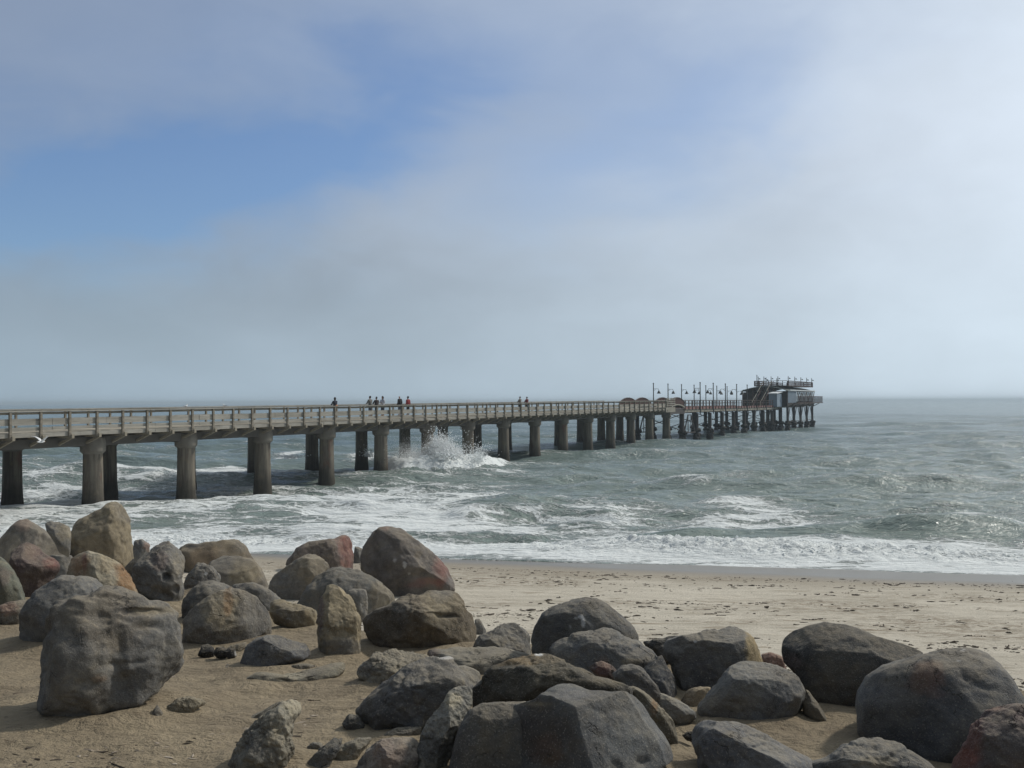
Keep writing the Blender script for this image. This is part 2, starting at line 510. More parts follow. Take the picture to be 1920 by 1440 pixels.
def poly_radius(P, c, th):
    """distance from c to the outline P along every angle th"""
    Q = np.vstack([P, P[:1]]) - c
    out = np.full(len(th), 0.0)
    dx_, dy_ = np.cos(th), np.sin(th)
    for i in range(len(Q) - 1):
        a, b_ = Q[i], Q[i + 1]
        e = b_ - a
        den = dx_ * e[1] - dy_ * e[0]
        den = np.where(np.abs(den) < 1e-12, 1e-12, den)
        t = (a[0] * e[1] - a[1] * e[0]) / den
        u = (a[0] * dy_ - a[1] * dx_) / den
        ok = (t > 0) & (u >= -1e-9) & (u <= 1 + 1e-9)
        out = np.where(ok & (t > out), t, out)
    return out


rk, G, b = principled('boulder_stone', 0.88, 0.25)
tcn = G.n('ShaderNodeTexCoord').outputs['Object']
oi = G.n('ShaderNodeObjectInfo').outputs['Random']
ca = G.n('ShaderNodeAttribute', {'attribute_name': 'stone'}).outputs['Color']
roughA = G.n('ShaderNodeAttribute', {'attribute_name': 'grain'}).outputs['Fac']
mp = G.n('ShaderNodeVectorMath', {'operation': 'ADD'}, i0=G.n('ShaderNodeVectorMath', {'operation': 'SCALE'}, i0=tcn, Scale=G.m('ADD', 0.6, G.m('MULTIPLY', oi, 0.9))).outputs[0], i1=G.n('ShaderNodeCombineXYZ', None, X=G.m('MULTIPLY', oi, 50), Y=3.0, Z=G.m('MULTIPLY', oi, 23)).outputs[0]).outputs[0]
na = G.noise(mp, 3.5, 7, 0.62, 0.4)
nb = G.noise(mp, 26.0, 6, 0.7)
ncn = G.noise(mp, 130.0, 3, 0.7)
c0 = G.mix(G.ramp(na, 0.32, 0.70), ca, G.mix(1.0, ca, (0.62, 0.62, 0.65), 'MULTIPLY'))
c0 = G.mix(G.m('MULTIPLY', G.ramp(nb, 0.45, 0.72), 0.5), c0, G.mix(1.0, c0, (1.7, 1.58, 1.38), 'MULTIPLY'))
c0 = G.mix(G.m('MULTIPLY', G.ramp(ncn, 0.56, 0.70), 0.5), c0, (0.40, 0.37, 0.31))
nw = G.noise(mp, 1.9, 5, 0.65, 0.8)
c0 = G.mix(G.m('MULTIPLY', G.ramp(nw, 0.46, 0.66), 0.20), c0, (0.22, 0.175, 0.105))
c0 = G.mix(G.m('MULTIPLY', G.ramp(ncn, 0.42, 0.28), 0.5), c0, (0.035, 0.035, 0.033))
# blown sand lying on the upper faces
nrm = G.n('ShaderNodeSeparateXYZ', None, Vector=G.n('ShaderNodeNewGeometry').outputs['True Normal']).outputs[2]
dust = G.m('MULTIPLY', G.ramp(G.m('ADD', nrm, G.m('MULTIPLY', G.m('SUBTRACT', nb, 0.5), 1.2)), 0.55, 1.1), G.m('MULTIPLY', 0.30, G.n('ShaderNodeAttribute', {'attribute_name': 'dusty'}).outputs['Fac']))
c0 = G.mix(dust, c0, (0.33, 0.28, 0.20))
G.put(b.inputs['Base Color'], c0)
ck = G.n('ShaderNodeTexVoronoi', {'feature': 'DISTANCE_TO_EDGE'}, Vector=G.n('ShaderNodeVectorMath', {'operation': 'ADD'}, i0=mp, i1=G.n('ShaderNodeVectorMath', {'operation': 'SCALE'}, i0=G.n('ShaderNodeTexNoise', None, Vector=mp, Scale=4.0, Detail=6.0).outputs[1], Scale=0.9).outputs[0]).outputs[0], Scale=1.7).outputs['Distance']
crk = G.m('MULTIPLY', G.ramp(ck, 0.014, 0.0), G.ramp(na, 0.50, 0.60))
c0 = G.mix(G.m('MULTIPLY', crk, 0.6), c0, (0.03, 0.028, 0.025))
G.put(b.inputs['Base Color'], c0)
hb = G.m('ADD', G.m('MULTIPLY', crk, -0.5), G.m('MULTIPLY', na, 0.8))
hb = G.m('ADD', hb, G.m('ADD', G.m('MULTIPLY', nb, 0.55), G.m('MULTIPLY', ncn, 0.2)))
vr = G.n('ShaderNodeTexVoronoi', None, Vector=mp, Scale=34.0).outputs[0]
hb = G.m('ADD', hb, G.m('MULTIPLY', G.m('MULTIPLY', vr, 0.16), roughA))
wv = G.n('ShaderNodeTexWave', {'wave_type': 'BANDS', 'bands_direction': 'DIAGONAL'}, Vector=mp, Scale=5.0, Distortion=9.0, Detail=5.0, Detail_Scale=2.5).outputs[1]
hb = G.m('ADD', hb, G.m('MULTIPLY', G.m('MULTIPLY', wv, 0.28), G.m('MAXIMUM', G.m('SUBTRACT', roughA, 1.0), 0.0)))
G.put(b.inputs['Normal'], G.n('ShaderNodeBump', None, Strength=G.m('ADD', 0.45, G.m('MULTIPLY', G.m('FRACT', G.m('MULTIPLY', oi, 7.3)), 0.5)), Distance=0.035, Height=hb).outputs[0])

CROP = {'A': (0, 920, 3.0), 'B': (480, 960, 4.0), 'C': (400, 1150, 3.2), 'D': (820, 1080, 3.84), 'E': (1200, 1080, 2.6667), 'P': (0, 0, 1.0)}
GREY = (0.160, 0.155, 0.142); COOL = (0.148, 0.150, 0.146); TAN = (0.265, 0.222, 0.146); BROWN = (0.150, 0.125, 0.090)
WARM = (0.165, 0.150, 0.125); REDD = (0.125, 0.095, 0.088); DARK = (0.085, 0.085, 0.082); PINK = (0.26, 0.165, 0.13); ORANGE = (0.28, 0.155, 0.07)
RED = (0.215, 0.092, 0.075); GREEN = (0.12, 0.13, 0.105); WHITE = (0.62, 0.62, 0.60); BEIGE = (0.34, 0.305, 0.225); BLACK = (0.03, 0.03, 0.031)
DRIFT = []
CMN = np.array(CM)
GRP = 'boulders heaped between the sand and the beach'


def boulder(label, crop, pts, by, base, acc=(), facets=(), thick=0.85, seed=0, sub=5, grain=0.5, sink=0, rough=1.0, power=2.5, nf=4, dents=(), name='boulder', bury=0.28, push=0.0, chips=None, dusty=1.0):
    """outline in photo pixels gives the face towards the beach path; the stone gets its own distance
    (where pixel row 'by' meets the sand), depth, broken facets and weathering"""
    ox, oy, s_ = CROP[crop]
    P = np.array([(ox + x / s_, oy + y / s_) for x, y in pts])
    cx = (P[:, 0].min() + P[:, 0].max()) / 2
    sink *= 2.0
    if sink:                                     # hidden lower part goes down into the sand
        yb = P[:, 1].max(); ym = P[:, 1].mean()
        lo = P[:, 1] > ym
        P[lo, 1] += (P[lo, 1] - ym) / max(yb - ym, 1) * sink
    d0 = ground_at(cx, by) + push
    W = np.array([at(x, y, 1.0)[:] for x, y in P])
    wid = (P[:, 0].max() - P[:, 0].min()) / F * d0
    hei = (P[:, 1].max() - P[:, 1].min()) / F * d0
    T = thick * 0.5 * (0.6 * min(wid, hei) + 0.4 * max(wid, hei))
    D = d0 + 0.42 * T
    # frame of the traced face: square to the line of sight through its middle
    r0_ = ray(cx, (P[:, 1].min() + P[:, 1].max()) / 2)
    u_ = np.array(r0_.normalized()[:]); rt_ = np.array([u_[1], -u_[0], 0.0]); rt_ /= np.linalg.norm(rt_); up_ = np.cross(rt_, u_)
    Dist = D * r0_.length
    cen = np.array([0, 0, EYE]) + u_ * Dist
    W = np.array([ray(x, y)[:] for x, y in P])
    W = W * (Dist / (W @ u_))[:, None] - u_ * Dist
    Q = np.stack([W @ rt_, W @ up_], 1)

    def to_world(C_): return cen + C_[:, 0:1] * rt_ + C_[:, 1:2] * u_ + C_[:, 2:3] * up_

    def to_px(C_):
        V_ = (to_world(C_ + np.array([c[0], 0, c[1]])) - np.array([0, 0, EYE])) @ CMN
        return 960 + V_[:, 0] / -V_[:, 2] * F, 720 - V_[:, 1] / -V_[:, 2] * F
    c = (Q.min(0) + Q.max(0)) * 0.25 + Q.mean(0) * 0.5
    th = np.linspace(-math.pi, math.pi, 181)[:-1]
    r_ = poly_radius(Q, c, th)
    ker = np.array([1, 2, 1.0]); ker /= ker.sum()
    r_ = sum(ker[j] * np.roll(r_, j - 1) for j in range(3))
    V, Fc = ico(sub)
    rho = np.sqrt(V[:, 0] ** 2 + V[:, 2] ** 2) + 1e-9
    ang = np.arctan2(V[:, 2], V[:, 0])
    sup = (rho ** power + np.abs(V[:, 1]) ** power) ** (-1 / power)
    rr = np.interp(ang, np.append(th, math.pi), np.append(r_, r_[0]))
    x = rr * (V[:, 0] * sup); z = rr * (V[:, 2] * sup); y = T * V[:, 1] * sup
    C = np.stack([x, y, z], 1)
    rg = np.random.RandomState(seed * 7 + 3)
    fl = list(facets)
    for i in range(nf):
        a = rg.uniform(-1.15, 1.15); bq = rg.uniform(-0.6, 0.95)
        n = np.array([math.sin(a) * math.cos(bq), -math.cos(a) * math.cos(bq), math.sin(bq)])
        fl.append((n[0], n[1], n[2], rg.uniform(0.72, 0.90)))
    for i in range(chips if chips is not None else (26 if rough > 0.75 else 10)):
        n = rg.normal(size=3); n[1] = -abs(n[1]) * 1.2; n /= np.linalg.norm(n)
        fl.append((n[0], n[1], n[2], rg.uniform(0.90, 0.97)))
    for nx, ny, nz_, dd in fl:
        n = np.array([nx, ny, nz_]); n = n / np.linalg.norm(n)
        sp = C @ n
        m_ = sp.max()
        k = 0.02 * m_
        ex = (sp - dd * m_)
        ex = np.where(ex > 0, ex, 0) + 0 * k
        C -= n[None, :] * ex[:, None] * 0.93
    # keep the traced silhouette after the faces are cut
    ra = np.hypot(C[:, 0], C[:, 2]); aa = np.arctan2(C[:, 2], C[:, 0])
    bi = ((aa + math.pi) / (2 * math.pi) * 90).astype(int) % 90
    mxr = np.zeros(90)
    np.maximum.at(mxr, bi, ra)
    bc = -math.pi + (np.arange(90) + 0.5) * 2 * math.pi / 90
    want = np.interp(bc, np.append(th, math.pi), np.append(r_, r_[0]))
    gain = want / np.maximum(mxr, 1e-4)
    gain = np.clip((np.roll(gain, 1) + gain * 2 + np.roll(gain, -1)) / 4, 0.9, 1.7)
    sc_ = np.interp(aa, np.concatenate([[bc[-1] - 2 * math.pi], bc, [bc[0] + 2 * math.pi]]), np.concatenate([[gain[-1]], gain, [gain[0]]]))
    C[:, 0] *= sc_; C[:, 2] *= sc_
    for ax, ay, rx, ry, am in dents:
        X0, Y0 = ox + ax / s_, oy + ay / s_
        pX, pY = to_px(C)
        qd = ((pX - X0) / (rx / s_)) ** 2 + ((pY - Y0) / (ry / s_)) ** 2
        qd = qd * (1 + 0.8 * fbm(C[:, 0] / wid * 7, C[:, 2] / wid * 7, 0, 4, seed + 300)) + 0.25 * np.abs(fbm(C[:, 0] / wid * 14, C[:, 2] / wid * 14, 0, 3, seed + 310))
        C[:, 1] += np.where(C[:, 1] < 0, am * np.exp(-qd ** 2.6) * np.sqrt(wid * hei), 0)
    lowz = C[:, 2].min()
    if bury:                                     # the base carries on below the sand
        C[:, 2] = np.where(C[:, 2] < 0, C[:, 2] * (1 + bury * (C[:, 2] / lowz)), C[:, 2])
    size = (wid + hei) / 2
    Nn = C / (np.linalg.norm(C, axis=1)[:, None] + 1e-9)
    q_ = C / size
    sd_ = seed * 11
    dsp = 0.036 * fbm(q_[:, 0] * 2.6, q_[:, 1] * 2.6, q_[:, 2] * 2.6, 3, sd_) + 0.014 * fbm(q_[:, 0] * 8, q_[:, 1] * 8, q_[:, 2] * 8, 3, sd_ + 5) \
        - 0.020 * np.maximum(fbm(q_[:, 0] * 4, q_[:, 1] * 4, q_[:, 2] * 4, 3, sd_ + 9, 0.5, True) - 0.45, 0) * 2 \
        + 0.008 * fbm(q_[:, 0] * 24, q_[:, 1] * 26, q_[:, 2] * 26, 2, sd_ + 4)
    C = C + Nn * (dsp * size * rough)[:, None]
    # stone colours: blotches, stains, droppings, darker hollows; painted shade on the foremost boulder
    px, py = to_px(C)
    colr = np.repeat(np.array(base)[None, :], len(C), 0)
    blot = fbm(q_[:, 0] * 3, q_[:, 1] * 3, q_[:, 2] * 3, 4, sd_ + 20)
    blot2 = fbm(q_[:, 0] * 9, q_[:, 1] * 9, q_[:, 2] * 9, 4, sd_ + 30)
    colr = colr * (1 + 0.22 * blot)[:, None]
    warmt = np.clip(blot2 * 1.3 + 0.1, 0, 1)[:, None] * 0.35
    colr = colr * (1 - warmt) + np.array((0.22, 0.185, 0.125)) * warmt * 0.95
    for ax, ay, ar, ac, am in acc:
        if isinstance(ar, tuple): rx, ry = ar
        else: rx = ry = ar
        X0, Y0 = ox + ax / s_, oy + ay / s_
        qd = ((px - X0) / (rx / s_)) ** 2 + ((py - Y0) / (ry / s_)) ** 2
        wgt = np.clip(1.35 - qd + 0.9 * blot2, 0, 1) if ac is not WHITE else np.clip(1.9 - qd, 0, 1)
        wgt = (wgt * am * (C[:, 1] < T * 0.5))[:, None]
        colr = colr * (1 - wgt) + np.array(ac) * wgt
    C = to_world(C + np.array([c[0], 0, c[1]]))
    org = to_world(np.array([[c[0], 0, c[1]]]))[0]
    C = C - org
    DRIFT.append((org[0], org[1], wid * 0.62, T * 1.25, hei))
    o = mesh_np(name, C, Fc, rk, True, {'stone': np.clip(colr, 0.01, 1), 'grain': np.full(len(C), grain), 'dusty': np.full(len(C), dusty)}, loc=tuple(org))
    tag(o, label, 'boulder' if name == 'boulder' else 'stone', GRP if name == 'boulder' else 'small stones lying on the sand')
    return o


B = boulder
# --- back left
B('mauve grey boulder at far left edge, behind the dark red one', 'A', [(-60, 340), (0, 265), (60, 205), (105, 160), (150, 158), (200, 185), (255, 225), (320, 285), (385, 325), (395, 365), (350, 400), (200, 430), (0, 420)], 1075, WARM, [(130, 170, 60, PINK, .4), (40, 320, 70, TAN, .3)], seed=1, sink=18)
B('small wedge stone wedged behind the tall tan boulder on its left', 'A', [(250, 185), (285, 172), (340, 178), (392, 205), (402, 240), (395, 310), (330, 300), (265, 225)], 1040, GREY, [(370, 230, 60, TAN, .5)], seed=2, sink=6, push=1.2)
B('tall tan brown pointed boulder standing highest at the left, before the second pile', 'A', [(600, 62), (640, 52), (680, 70), (715, 110), (735, 160), (745, 220), (755, 290), (770, 350), (775, 378), (740, 402), (700, 420), (640, 402), (560, 385), (470, 385), (395, 375), (385, 330), (390, 240), (410, 200), (440, 165), (520, 120), (570, 95)], 1068, TAN, [(560, 330, 200, BROWN, .35), (700, 120, 70, WARM, .6)], seed=3, sub=6, grain=1.0, sink=8, facets=[(-0.5, -0.7, 0.5, 0.72), (0.75, -0.6, 0.1, 0.75)])
B('dark maroon boulder with a red right shoulder at the left edge group', 'A', [(140, 290), (190, 300), (250, 350), (310, 385), (342, 420), (332, 450), (290, 490), (210, 560), (165, 610), (130, 560), (95, 470), (55, 400), (60, 350), (100, 310)], 1125, REDD, [(290, 400, (60, 40), RED, .6), (200, 330, 60, PINK, .35)], seed=4, facets=[(0.35, -0.6, 0.75, 0.62), (-0.2, -0.9, -0.35, 0.7)], sink=8)
B('grey green boulder cut by the left picture edge, above a small pink stone', 'A', [(0, 360), (40, 390), (80, 440), (110, 500), (132, 560), (152, 605), (150, 650), (60, 690), (-20, 695), (-120, 650), (-120, 430), (-50, 370)], 1150, GREEN, [(10, 480, 60, REDD, .6)], seed=5, sink=6)
B('low pinkish stone with a crack lying at the left edge on the sand', 'A', [(-30, 655), (0, 645), (60, 625), (150, 612), (175, 640), (160, 700), (105, 758), (50, 758), (0, 748), (-60, 730)], 1171, WARM, [(40, 650, 60, PINK, .7)], seed=6, grain=1.0)
B('tan boulder with bright orange rust stains, left of the pear shaped one', 'A', [(400, 375), (440, 350), (495, 335), (560, 350), (620, 375), (680, 410), (740, 470), (770, 520), (790, 560), (770, 620), (600, 620), (450, 580), (370, 500), (380, 430)], 1118, BEIGE, [(450, 420, (60, 80), ORANGE, .6), (720, 500, (60, 90), ORANGE, .85), (475, 400, (12, 70), RED, .5), (600, 400, 60, TAN, .8), (690, 440, 50, ORANGE, .6)], seed=7, sub=6, grain=1.2, facets=[(-0.75, -0.6, 0.2, 0.62), (0.5, -0.65, 0.6, 0.7)], sink=8)
B('small flat grey stone seen between the dark maroon and the orange stained boulders', 'A', [(280, 362), (400, 360), (425, 385), (400, 480), (330, 500), (305, 460)], 1085, GREY, seed=8, sink=10)
B('large smooth grey boulder hidden halfway behind the biggest boulder at left', 'A', [(340, 480), (430, 475), (520, 480), (580, 510), (640, 560), (650, 700), (500, 880), (300, 900), (150, 880), (105, 850), (105, 700), (150, 620), (200, 560), (270, 515)], 1212, COOL, [(160, 700, 80, WARM, .5), (440, 500, 120, GREY, .5)], seed=9, sub=6, thick=0.7)
B('biggest grey boulder at left with a hollowed cracked face, standing alone on sand', 'A', [(300, 640), (400, 605), (505, 605), (545, 560), (600, 538), (680, 530), (760, 560), (830, 600), (905, 605), (960, 640), (1003, 690), (1017, 780), (1040, 890), (1050, 960), (1010, 1015), (880, 1110), (780, 1180), (640, 1205), (600, 1200), (570, 1220), (480, 1255), (360, 1292), (290, 1245), (212, 1232), (206, 1180), (220, 950), (235, 800), (262, 700)], 1350, GREY, [(600, 700, 240, BROWN, .45), (640, 850, 60, BROWN, .5), (860, 670, (130, 25), TAN, .55), (330, 720, 90, BROWN, .5), (560, 1060, (50, 20), ORANGE, .3), (420, 900, 110, COOL, .5)], seed=10, sub=6, grain=0.9, thick=0.8, rough=1.5, nf=2,
  dents=[(660, 960, 60, 200, .02), (810, 675, 130, 26, .035), (640, 600, 110, 24, .02), (430, 1010, 175, 240, -.055), (700, 1090, 60, 60, .025), (560, 720, 70, 40, .02)],
  facets=[(-0.25, -0.93, 0.12, 0.80), (-0.95, -0.3, 0.05, 0.86), (0.55, -0.75, -0.25, 0.80), (0.15, -0.5, 0.85, 0.86), (0.1, -0.85, -0.5, 0.84)])
B('pear shaped grey boulder with round hollows, upright between orange and tan boulders', 'A', [(925, 275), (960, 285), (1010, 340), (1045, 390), (1050, 440), (1030, 490), (1042, 540), (1040, 595), (1010, 655), (950, 650), (870, 600), (830, 580), (790, 560), (755, 500), (745, 440), (785, 390), (840, 340), (880, 295)], 1135, GREY, [(900, 390, 60, PINK, .3), (935, 480, 24, DARK, .8), (945, 585, 22, DARK, .6), (1000, 420, 60, TAN, .3)], seed=11, sub=6, rough=1.3, dents=[(935, 485, 26, 22, .07), (945, 585, 30, 24, .06), (985, 545, 22, 20, .05), (880, 560, 30, 30, .05)], thick=0.75, sink=6)
B('long dark brown slab boulder topping the second pile below the surf', 'A', [(1000, 325), (1050, 295), (1120, 300), (1200, 290), (1320, 268), (1380, 310), (1420, 382), (1400, 430), (1300, 460), (1150, 480), (1050, 490), (1025, 420)], 1072, BROWN, [(1080, 305, (70, 20), DARK, .7), (1350, 290, 50, WARM, .6), (1150, 400, 90, ORANGE, .2)], seed=12, facets=[(0, -0.9, 0.35, 0.66), (0.85, -0.4, 0.3, 0.85)], sink=14)
B('grey stone with tan patch below the long dark slab boulder', 'A', [(1180, 405), (1250, 372), (1340, 370), (1420, 380), (1470, 440), (1512, 515), (1500, 570), (1300, 590), (1150, 540)], 1105, WARM, [(1380, 470, 90, TAN, .7), (1250, 380, 70, GREY, .7)], seed=13, facets=[(-0.1, -0.8, 0.55, 0.7)], sink=10, grain=1.0)
B('rough grey angular stone with one white speck, right of the pear boulder', 'A', [(1030, 530), (1060, 465), (1110, 398), (1150, 400), (1200, 430), (1245, 480), (1235, 560), (1150, 590), (1055, 575)], 1110, GREY, [(1158, 466, 8, WHITE, .9)], seed=14, grain=1.2, rough=1.5, sink=10)
B('dark narrow boulder tucked behind the wide tan dome', 'A', [(1020, 690), (1030, 620), (1070, 560), (1130, 505), (1200, 498), (1285, 525), (1320, 570), (1220, 690), (1100, 740), (1030, 740)], 1165, DARK, [(1240, 515, 60, GREY, .7)], seed=15, sink=10)
B('wide tan and grey dome boulder right of the biggest boulder', 'A', [(1020, 730), (1060, 670), (1140, 610), (1220, 560), (1300, 535), (1380, 560), (1440, 590), (1500, 660), (1532, 740), (1530, 795), (1450, 835), (1350, 865), (1200, 890), (1050, 885), (1022, 850)], 1208, WARM, [(1240, 680, (110, 130), TAN, .85), (1280, 620, (30, 90), ORANGE, .5), (1440, 720, (90, 140), GREY, .8)], seed=16, sub=6, facets=[(0.45, -0.85, 0.2, 0.78)], thick=0.8)
B('smooth grey boulder rising behind the wide tan dome on its right', 'A', [(1300, 530), (1420, 515), (1480, 533), (1540, 570), (1578, 612), (1570, 680), (1530, 760), (1400, 740), (1300, 640)], 1150, GREY, seed=17, sink=12)
B('small pale grey rounded stone near the foam, right of the tall tan boulder', 'A', [(755, 278), (800, 270), (845, 305), (835, 350), (800, 400), (760, 400), (745, 330)], 1045, COOL, [(830, 310, 30, PINK, .5)], seed=18, push=1.0)
B('dark little stone in the gap below the tall tan boulder', 'A', [(700, 425), (750, 380), (800, 372), (815, 400), (780, 450), (720, 470)], 1078, DARK, seed=19, push=-0.3, sink=6)
# --- centre
B('low tan stone half buried left of the standing slab', 'B', [(100, 668), (180, 655), (260, 670), (370, 700), (455, 740), (470, 850), (400, 880), (220, 862), (135, 830), (105, 760)], 1178, TAN, [(200, 780, 80, WARM, .7), (300, 820, 90, DARK, .4)], seed=20, rough=1.6, facets=[(0, -0.6, 0.8, 0.65)], grain=1.0)
B('dark grey boulder with a bright red pointed right end', 'B', [(200, 430), (230, 340), (290, 265), (400, 215), (520, 200), (600, 185), (680, 160), (722, 220), (735, 300), (725, 400), (700, 470), (500, 480), (300, 480)], 1070, (0.14, 0.115, 0.10), [(690, 280, (75, 150), RED, .72), (640, 190, 60, RED, .5), (260, 330, 60, BROWN, .5)], seed=21, sub=6, facets=[(0.8, -0.6, 0.1, 0.70), (-0.1, -0.9, 0.25, 0.74)], sink=8)
B('thin grey sliver stone behind the largest rounded boulder', 'B', [(740, 253), (800, 272), (815, 330), (800, 440), (720, 440), (728, 330)], 1060, GREY, seed=22, push=0.8)
B('grey boulder with a shadowy cracked lower side, left of the dark arched one', 'B', [(90, 550), (130, 480), (220, 420), (300, 350), (380, 308), (450, 320), (520, 365), (557, 412), (540, 500), (420, 620), (290, 690), (180, 670), (125, 610)], 1122, WARM, [(420, 420, 130, TAN, .35), (250, 560, 110, COOL, .6)], seed=23, sub=6, facets=[(-0.2, -0.85, -0.45, 0.7)], sink=8)
B('dark arched boulder behind the standing slab', 'B', [(270, 700), (380, 560), (460, 470), (560, 415), (650, 403), (750, 420), (870, 480), (970, 550), (1030, 610), (1052, 660), (950, 760), (800, 810), (600, 800), (400, 760)], 1152, (0.115, 0.115, 0.108), [(980, 620, 120, TAN, .45), (640, 480, 140, DARK, .4)], seed=24, sub=6, facets=[(0.4, -0.75, 0.5, 0.84)], sink=10)
B('largest rounded boulder of the centre, dark with a rust red right side', 'B', [(940, 110), (1020, 105), (1100, 130), (1180, 200), (1280, 270), (1350, 320), (1420, 400), (1480, 480), (1505, 540), (1508, 600), (1460, 650), (1250, 680), (1050, 670), (960, 600), (860, 500), (772, 430), (790, 320), (830, 190), (880, 140)], 1116, (0.150, 0.135, 0.122), [(1390, 430, (70, 120), RED, .62), (1300, 520, (120, 30), RED, .5), (1200, 550, (90, 25), RED, .4), (1040, 360, (14, 10), WHITE, .5), (1115, 395, (12, 22), WHITE, .7), (1150, 460, 8, WHITE, .6), (1000, 500, 150, (0.09, 0.08, 0.076), .6), (970, 115, 30, PINK, .5)], seed=25, sub=6, facets=[(0.55, -0.62, 0.5, 0.74), (-0.6, -0.75, 0.2, 0.80), (0.1, -0.85, -0.5, 0.74)], nf=2, sink=6)
B('upright tan slab boulder with a ragged edge standing in the middle', 'B', [(530, 545), (580, 535), (640, 560), (680, 600), (720, 650), (752, 720), (790, 800), (793, 900), (785, 1020), (760, 1088), (690, 1102), (560, 1082), (478, 1060), (450, 870), (458, 740), (472, 650), (515, 600)], 1232, TAN, [(620, 1020, (200, 70), GREY, .85), (485, 740, (30, 160), REDD, .8), (640, 870, 60, BEIGE, .5)], seed=26, sub=6, facets=[(0.15, -0.9, 0.35, 0.62), (-0.95, -0.25, 0.1, 0.78), (0.1, -0.85, -0.5, 0.80)], rough=1.5, grain=1.1, thick=0.7, nf=2, dents=[(640, 900, 90, 40, .05)])
B('small squared grey stone leaning behind the standing slab', 'B', [(670, 600), (720, 575), (830, 580), (838, 680), (838, 745), (795, 790), (740, 720)], 1165, GREY, [(780, 640, 40, DARK, .6)], seed=27, power=4, rough=1.5, grain=1.2, sink=6)
B('broad brown boulder with a chipped face below the largest rounded one', 'B', [(795, 800), (870, 730), (1000, 690), (1060, 660), (1120, 630), (1180, 627), (1230, 630), (1280, 600), (1380, 585), (1480, 590), (1540, 630), (1580, 710), (1640, 790), (1662, 880), (1640, 965), (1600, 1012), (1450, 1032), (1250, 1048), (1100, 1042), (960, 1005), (860, 960), (800, 910), (793, 840)], 1217, BROWN, [(1420, 700, 170, TAN, .6), (1450, 900, 140, BROWN, .4), (960, 850, 190, (0.085, 0.083, 0.078), .7), (1460, 780, (60, 20), DARK, .5), (1400, 600, 80, GREY, .7), (1100, 720, 70, GREY, .5)], seed=28, sub=6, facets=[(0.55, -0.80, 0.15, 0.72), (-0.55, -0.82, -0.15, 0.74), (0.2, -0.55, 0.8, 0.86), (0.1, -0.75, -0.65, 0.8)], rough=1.2, nf=1, grain=0.9, dents=[(1450, 780, 90, 18, .05), (1320, 760, 60, 12, .03), (1200, 820, 40, 120, .03)])
B('tiny grey stone peeking out right of the broad brown boulder', 'B', [(1640, 800), (1680, 798), (1728, 885), (1700, 950), (1640, 930)], 1190, GREY, seed=29, sink=8)
B('grey stone right of the broad brown boulder, before the smooth bird marked dome', 'D', [(240, 520), (300, 430), (400, 380), (460, 345), (560, 330), (640, 370), (672, 440), (682, 560), (600, 640), (400, 620), (250, 590)], 1236, GREY, [(420, 480, 70, TAN, .3)], seed=30, sub=6, facets=[(0.1, -0.75, 0.6, 0.7)], rough=1.3, sink=8)
B('smooth blue grey dome boulder marked by a white bird dropping', 'D', [(676, 540), (678, 440), (700, 360), (750, 270), (830, 215), (950, 170), (1060, 143), (1150, 150), (1230, 200), (1320, 270), (1400, 350), (1440, 410), (1445, 470), (1300, 560), (1000, 650), (800, 650), (700, 600)], 1262, COOL, [(1035, 295, (18, 13), WHITE, 1), (1050, 335, (12, 32), WHITE, 1), (1005, 303, (22, 6), WHITE, .8), (958, 366, (8, 12), WHITE, .6), (820, 420, 130, DARK, .55)], seed=31, sub=6, facets=[(-0.75, -0.6, -0.1, 0.80)], nf=1, rough=0.6, sink=14)
B('low wide grey boulder lying in front of the bird marked dome', 'D', [(775, 530), (850, 460), (950, 410), (1080, 385), (1200, 385), (1330, 410), (1450, 460), (1560, 540), (1625, 600), (1560, 720), (1300, 790), (1100, 740), (900, 640)], 1290, COOL, [(1180, 640, 60, PINK, .3), (1390, 620, (80, 30), TAN, .6), (1100, 440, 120, WARM, .4)], seed=32, sub=6, facets=[(0.1, -0.5, 0.85, 0.78), (-0.2, -0.95, 0.1, 0.8)], rough=1.4, nf=1, sink=10)
B('dark boulder in the gap left of the boulder with a tan broken end', 'D', [(1480, 660), (1540, 600), (1620, 560), (1660, 650), (1710, 740), (1742, 880), (1720, 920), (1600, 900), (1500, 790)], 1312, (0.075, 0.077, 0.08), seed=33, sub=5, sink=10)
B('small rough dark stone against the beach, behind the low wide boulder', 'D', [(1475, 468), (1560, 458), (1640, 440), (1700, 422), (1745, 430), (1700, 540), (1560, 560)], 1255, DARK, seed=34, rough=1.6, sink=10, grain=1.3)
B('flat tan fractured slab at the left end of the lower centre heap', 'C', [(858, 330), (920, 270), (960, 235), (1100, 215), (1200, 225), (1310, 255), (1260, 360), (1100, 430), (960, 480), (905, 450), (870, 390)], 1290, (0.26, 0.235, 0.18), [(900, 330, (60, 50), GREY, .7), (980, 340, (50, 10), DARK, .6)], seed=35, sub=6, facets=[(0.0, -0.45, 0.88, 0.55), (-0.5, -0.8, 0.2, 0.75)], rough=2.0, grain=1.3, nf=3)
B('flat beige topped stone behind the large charcoal slab', 'C', [(1245, 235), (1300, 205), (1400, 212), (1500, 200), (1650, 200), (1800, 212), (1905, 240), (1850, 330), (1600, 380), (1450, 330), (1330, 290)], 1262, (0.19, 0.185, 0.16), [(1310, 215, 60, PINK, .4)], seed=37, sub=5, facets=[(0.0, -0.4, 0.9, 0.6)], rough=1.5, grain=1.1, sink=10)
